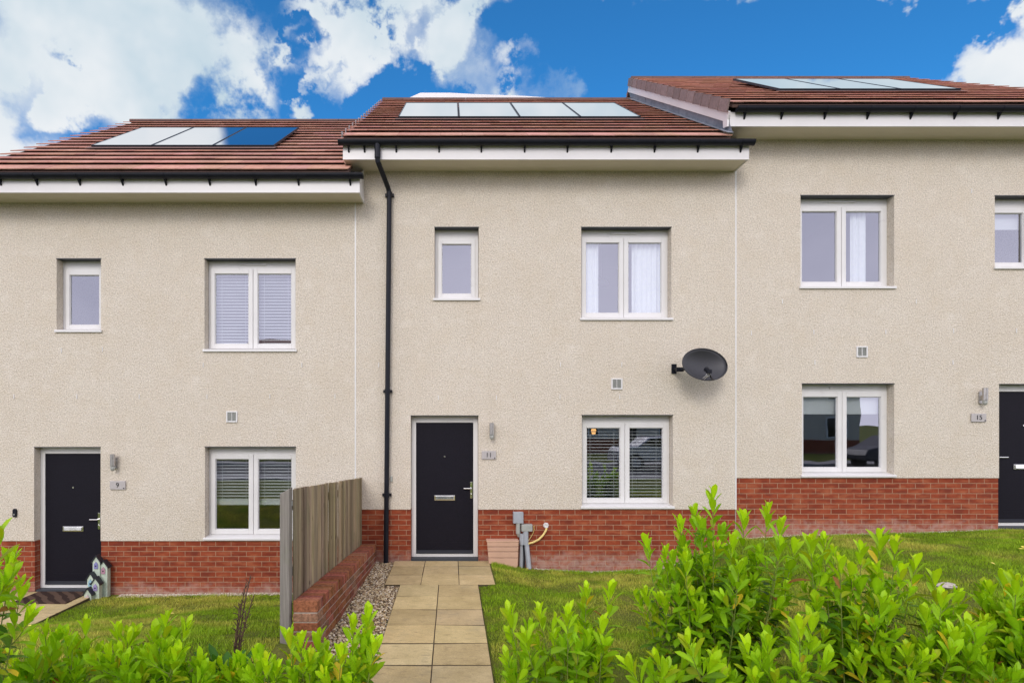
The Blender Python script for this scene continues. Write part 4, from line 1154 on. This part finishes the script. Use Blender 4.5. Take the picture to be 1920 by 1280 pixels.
def shoot(lv, sm, rr, a, m, c, vigour, leafy=.75, scale=1.0, side=True, r0=.006, youth=1.0):
    n = 14; pts = bez(a, m, c, n)
    sm.tube(pts, [r0 * (1 - .7 * i / n) for i in range(n + 1)], 5)
    seg = [(pts[i + 1] - pts[i]).length for i in range(n)]; tot = sum(seg)
    d = 0.0; ang = rr.uniform(0, 6.28); k = 0
    while d < tot * leafy:
        t = 1 - d / tot; x = t * n; i = min(n - 1, int(x)); p = pts[i].lerp(pts[i + 1], x - i); ax = (pts[i + 1] - pts[i]).normalized()
        e1 = ax.cross(Vector((.3, .2, .9))).normalized(); e2 = ax.cross(e1)
        rad = e1 * math.cos(ang) + e2 * math.sin(ang)
        al = R(10 + 52 * min(1, d / .28)) * rr.uniform(.8, 1.25) + (R(10) if d > .2 else 0)
        mv = (ax * math.cos(al) + rad * math.sin(al)); mv.z += .10 if d < .2 else -.05; mv.normalize()
        nv = (ax * math.sin(al) - rad * math.cos(al)); nv = (nv - mv * nv.dot(mv)).normalized(); wv = mv.cross(nv)
        L = scale * rr.uniform(.092, .140) * (.50 + .5 * min(1, (k + .6) / 3.5)); W = L * rr.uniform(.33, .42)
        y = youth * math.exp(-d / (.13 * vigour)); q = rr.random()
        c_ = YOUNG * y + MID * (1 - y); o_ = min(1, max(0, (d - .12) / .28)) * rr.uniform(.3, 1); c_ = c_ * (1 - o_) + OLD_SHADED * o_
        if d > .10 and q < .035: c_ = YEL
        elif d > .12 and q < .05: c_ = np.array([.30, .13, .03])
        elif q > .9: c_ = c_ * .6 + YEL * .25
        lv.add(p + rad * .004, mv, wv, nv, L, W, c_ * rr.uniform(.82, 1.15), rr.uniform(.02, .24) + (.12 if d > .2 else 0))
        d += rr.uniform(.011, .020) if k < 5 else rr.uniform(.020, .034); ang += 2.399 + rr.uniform(-.3, .3); k += 1
    if side:
        for f in (.42, .60, .76):
            if rr.random() < .75:
                x = f * n; p = pts[int(x)]; ax = (pts[int(x) + 1] - pts[int(x)]).normalized(); a2 = rr.uniform(0, 6.28)
                out = Vector((math.cos(a2), math.sin(a2), rr.uniform(.5, 1.1))).normalized(); ln = rr.uniform(.10, .20)
                shoot(lv, sm, rr, p, p + out * ln * .5, p + out * ln * .8 + Vector((0, 0, ln * .4)), vigour * .8, .85, scale * .92, False, .003, youth * rr.uniform(.3, 1))
def shrub(label, bx_, by_, tips, fill, seed, dep, vig=1.0, scale=1.0, spread=.13, drop=.20):
    rr = random.Random(seed); bz_ = g1(bx_, by_)
    o = thing('laurel_shrub', label, 'shrub', (bx_, by_, bz_), 'laurel shrubs along the front')
    lv, sm = Leaves(), MB()
    T = [at(px, py, dep + (t[0] if (t := tail) else rr.uniform(-.22, .22))) for px, py, *tail in tips]
    alltips = [(t, vig, rr.uniform(.75, 1.1)) for t in T]
    for k in range(fill):
        t = rr.choice(T); u = rr.choice(T)
        f = rr.uniform(0, .6); q = t.lerp(u, f) + Vector((rr.gauss(0, spread * .5), rr.gauss(0, spread), -abs(rr.gauss(.10, drop))))
        q.z = max(q.z, g1(q.x, q.y) + .12); alltips.append((q, vig * .75, rr.uniform(.0, .6)))
    for t, vg, yo in alltips:
        a = Vector((bx_ + rr.gauss(0, .07), by_ + rr.gauss(0, .07), bz_ - .03))
        a.x = a.x * .55 + t.x * .45; a.y = a.y * .65 + t.y * .35; a.z = g1(a.x, a.y) - .02
        m = a.lerp(t, .5); m.x += (t.x - a.x) * .18; m.y += (t.y - a.y) * .18; m.z += (t.z - a.z) * -.04
        shoot(lv, sm, rr, a, m, t, vg, .84, scale * rr.uniform(.85, 1.12), True, .006, yo)
    lv.build('foliage', o); sm.build('stem', 'stem', o)
    return o
yb_ = lambda d: d - CAMD
SH = [
 ('tall sparse laurel cut by the left edge of the photo', -2.62, yb_(2.95), [(-30, 985), (-8, 1005), (22, 1042), (-4, 1070), (40, 1098), (-45, 1060), (-20, 1150)], 0, 101, 2.95, 1.1, 1.0),
 ('low bright laurel at the lower left, next to the edge one', -2.35, yb_(3.5), [(84, 1180), (62, 1195), (126, 1192), (160, 1168), (20, 1235), (100, 1240), (45, 1260), (150, 1245)], 5, 102, 3.5, 1.3, .95),
 ('low bright laurel below the number 9 lawn', -1.88, yb_(3.55), [(222, 1180), (240, 1192), (290, 1190), (313, 1158), (350, 1175), (205, 1225), (265, 1235), (330, 1230), (375, 1240)], 7, 103, 3.55, 1.3, 1.0),
 ('shortest laurel, at the foot of the dead brown stalks', -1.28, yb_(3.5), [(415, 1246), (445, 1262), (482, 1222), (500, 1240), (520, 1255), (395, 1262)], 8, 104, 3.5, 1.25, 1.0),
 ('bright laurel in front of the brick wall and gravel', -.76, yb_(3.55), [(541, 1196), (562, 1200), (596, 1196), (612, 1215), (662, 1172), (690, 1155), (702, 1208), (640, 1225), (580, 1240), (680, 1245)], 11, 105, 3.55, 1.3, 1.0),
 ('low spreading laurel just right of the slab path', .78, yb_(3.75), [(955, 1150), (1012, 1145), (1065, 1150), (1100, 1105), (1145, 1108), (950, 1230), (1002, 1250), (1040, 1195), (985, 1195), (1090, 1185), (1130, 1170), (1120, 1240)], 10, 106, 3.75, 1.1, 1.0),
 ('tallest laurel, reaching up in front of the brick joint', 1.80, yb_(4.05), [(1337, 928), (1302, 957), (1275, 982), (1248, 1035), (1212, 1015), (1320, 1050), (1285, 1050), (1395, 975), (1440, 957), (1465, 983), (1490, 1025), (1420, 1042), (1455, 1088), (1475, 1100), (1210, 1108), (1245, 1125), (1372, 1015), (1350, 1100), (1410, 1110), (1300, 1120)], 25, 107, 4.05, .95, 1.0),
 ('low laurel in front of the tallest one, at the bottom edge', 1.95, yb_(3.45), [(1290, 1205), (1340, 1235), (1230, 1235), (1400, 1215), (1440, 1205), (1180, 1250), (1500, 1168), (1522, 1165), (1490, 1230), (1370, 1262)], 9, 108, 3.45, 1.1, 1.0),
 ('upright laurel below the right ground window', 2.62, yb_(3.9), [(1520, 1015), (1545, 1010), (1562, 1032), (1575, 1055), (1597, 1072), (1650, 1008), (1680, 1014), (1615, 1030), (1717, 1055), (1690, 1072), (1605, 1148), (1640, 1133), (1672, 1138), (1580, 1110), (1640, 1090)], 7, 109, 3.9, 1.0, 1.0),
 ('rounded laurel beside the pale stone', 3.05, yb_(3.75), [(1752, 1085), (1766, 1118), (1800, 1122), (1770, 1230), (1735, 1150), (1815, 1175), (1845, 1165), (1700, 1215), (1660, 1230), (1610, 1235), (1790, 1190)], 7, 110, 3.75, 1.0, 1.0),
 ('laurel cut by the right edge of the photo', 3.72, yb_(3.85), [(1882, 1086), (1906, 1090), (1855, 1105), (1930, 1100), (1895, 1140), (1870, 1190), (1915, 1200), (1945, 1160), (1880, 1250), (1850, 1230)], 10, 111, 3.85, 1.0, 1.0),
]
for s_ in SH: shrub(s_[0], s_[1], s_[2], s_[3], s_[4], s_[5], s_[6], s_[7], s_[8])

# dead stalks and a dock weed beneath them
rr = random.Random(5); b = MB()
ba = at(436, 1300, 3.9)
base = Vector((ba.x, ba.y, g1(ba.x, ba.y)))
ds_ = thing('dead_stalk', 'dead brown weed stalks rising from the left hedge', 'dead plant', base)
for (px, py) in ((470, 1078), (462, 1090), (452, 1130), (476, 1115), (466, 1150)):
    t = at(px, py, 3.9 + rr.uniform(-.1, .1)); m = base.lerp(t, .55) + Vector((-.03, 0, 0))
    pts = bez(base + Vector((rr.uniform(-.03, .03), rr.uniform(-.03, .03), 0)), m, t, 14)
    b.tube(pts, [.0065 - .0035 * i / 14 for i in range(15)], 5)
    for i in range(5, 14):
        for _ in range(2):
            d = Vector((rr.uniform(-1, 1), rr.uniform(-1, 1), rr.uniform(.4, 1.6))).normalized() * rr.uniform(.025, .06)
            b.tube([pts[i], pts[i] + d * .6, pts[i] + d], [.0025, .002, .0035], 4)
b.build('stalk', 'twig', ds_)
wb = at(425, 1290, 3.85); wb.z = g1(wb.x, wb.y)
wd = thing('dock_weed', 'dark green broad leaved weed below the dead stalks', 'weed', wb)
lv = Leaves()
for k in range(16):
    a = k * 2.4; el = rr.uniform(.9, 1.9); mv = Vector((math.cos(a), math.sin(a) * .6, el)).normalized(); rad = Vector((math.cos(a), math.sin(a), 0))
    nv = Vector((-rad.x, -rad.y, .6)); nv = (nv - mv * nv.dot(mv)).normalized()
    lv.add(wb + rad * .03 + Vector((0, 0, rr.uniform(0, .06))), mv, mv.cross(nv), nv, rr.uniform(.22, .34), rr.uniform(.05, .08), np.array([.06, .17, .02]) * rr.uniform(.7, 1.3), rr.uniform(.1, .35))
lv.build('leaves', wd)

# ------------------------------------------------------------------ lamps inside
def inside_lamp(label, p, lit):
    o = thing('ceiling_lamp', label, 'lamp', p)
    b = MB(); b.tube([(p[0], p[1], p[2] + .05), (p[0], p[1], p[2] + .0), (p[0], p[1], p[2] - .07)], [.03, .10, .13] if not lit else [.025, .045, .03], 14)
    b.build('lamp_shade', 'bulb' if lit else 'curtain', o, smooth=True)
    b = MB(); b.tube([(p[0], p[1], p[2] + .05), (p[0], p[1], p[2] + .55)], .004, 6); b.build('flex', 'upvc', o)
inside_lamp('small lit warm lamp behind the ground window blind of the middle house', at(1113, 806, 10.2), True)
inside_lamp('pale lamp shade behind the upper curtains of the middle house', at(1127, 526, 10.2), False)

# ------------------------------------------------------------------ across the street (mirrored in the panes)
def far_house(x0, x1, y, n):
    o = thing('facing_house', 'rendered house facing the terrace from across the street, ' + n, 'house', ((x0 + x1) / 2, y, 0))
    b = MB(); b.box(x0, x1, y - 8, y, .95, 5.6); b.build('wall', 'render', o)
    b = MB(); b.box(x0 - .01, x1 + .01, y - 8, y + .02, -.2, .95); b.build('brick_plinth', 'brick', o)
    b = MB(); b.prism_x([(y + .5, 5.55), (y - 4, 8.3), (y - 8.5, 5.55)][::-1], x0 - .2, x1 + .2); b.build('roof', 'tile', o)
    w3 = (x1 - x0) / 3
    for i in range(3):
        for z in (1.1, 3.6):
            xc = x0 + w3 * (i + .5)
            if i == 1 and z < 2:
                b = MB(); b.box(xc - .5, xc + .5, y, y + .05, .1, 2.2); b.build('door', 'door', o); continue
            b = MB(); ring(b, xc - .7, xc + .7, z, z + 1.3, .08, y, y + .06); b.box(xc - .05, xc + .05, y, y + .06, z + .08, z + 1.22)
            wq = b.build('window', 'upvc', o)
            b = MB(); b.box(xc - .62, xc + .62, y + .005, y + .02, z + .08, z + 1.22); b.build('pane', 'carglass', wq)
far_house(-15, -6.5, -31, 'left one'); far_house(-4.5, 5, -32, 'middle one'); far_house(8, 16, -31, 'right one'); far_house(18, 27, -30, 'far right one')

def car(label, x, y, mat, flip=1):
    o = thing('parked_car', label, 'car', (x, y, .03))
    b = MB(); prof = [(-2.1, .35), (-2.05, .75), (-1.9, .95), (-1.2, 1.0), (-.7, 1.42), (.7, 1.45), (1.35, 1.0), (1.95, .88), (2.1, .6), (2.1, .35)]
    prof = [(x + flip * a, .03 + z) for a, z in prof]
    if flip > 0: prof = prof[::-1]
    b.prism_y(prof, y - .85, y + .85); b.build('body', mat, o, bevel=.08, seg=3)
    for sgn in (-1, 1):
        b = MB(); p = [(x + flip * a, .03 + z) for a, z in ((-1.05, 1.02), (-.65, 1.36), (.62, 1.38), (1.15, 1.02))]
        b.prism_y(p if flip < 0 else p[::-1], y + sgn * .852 - .004, y + sgn * .852 + .004); b.build('side_window', 'carglass', o)
        for wx_ in (-1.3, 1.35):
            b = MB(); b.tube([(x + wx_, y + sgn * .68, .35), (x + wx_, y + sgn * .88, .35)], .32, 20); wh = b.build('wheel', 'rubber', o)
            b = MB(); b.tube([(x + wx_, y + sgn * .87, .35), (x + wx_, y + sgn * .895, .35)], .2, 16); b.build('rim', 'steel', wh)
car('silver car parked on the street, mirrored in the middle window', 9.2, -17.2, 'carpaint')
car('dark car parked on the street, mirrored in the right window', 19.9, -17.2, 'frame', -1)
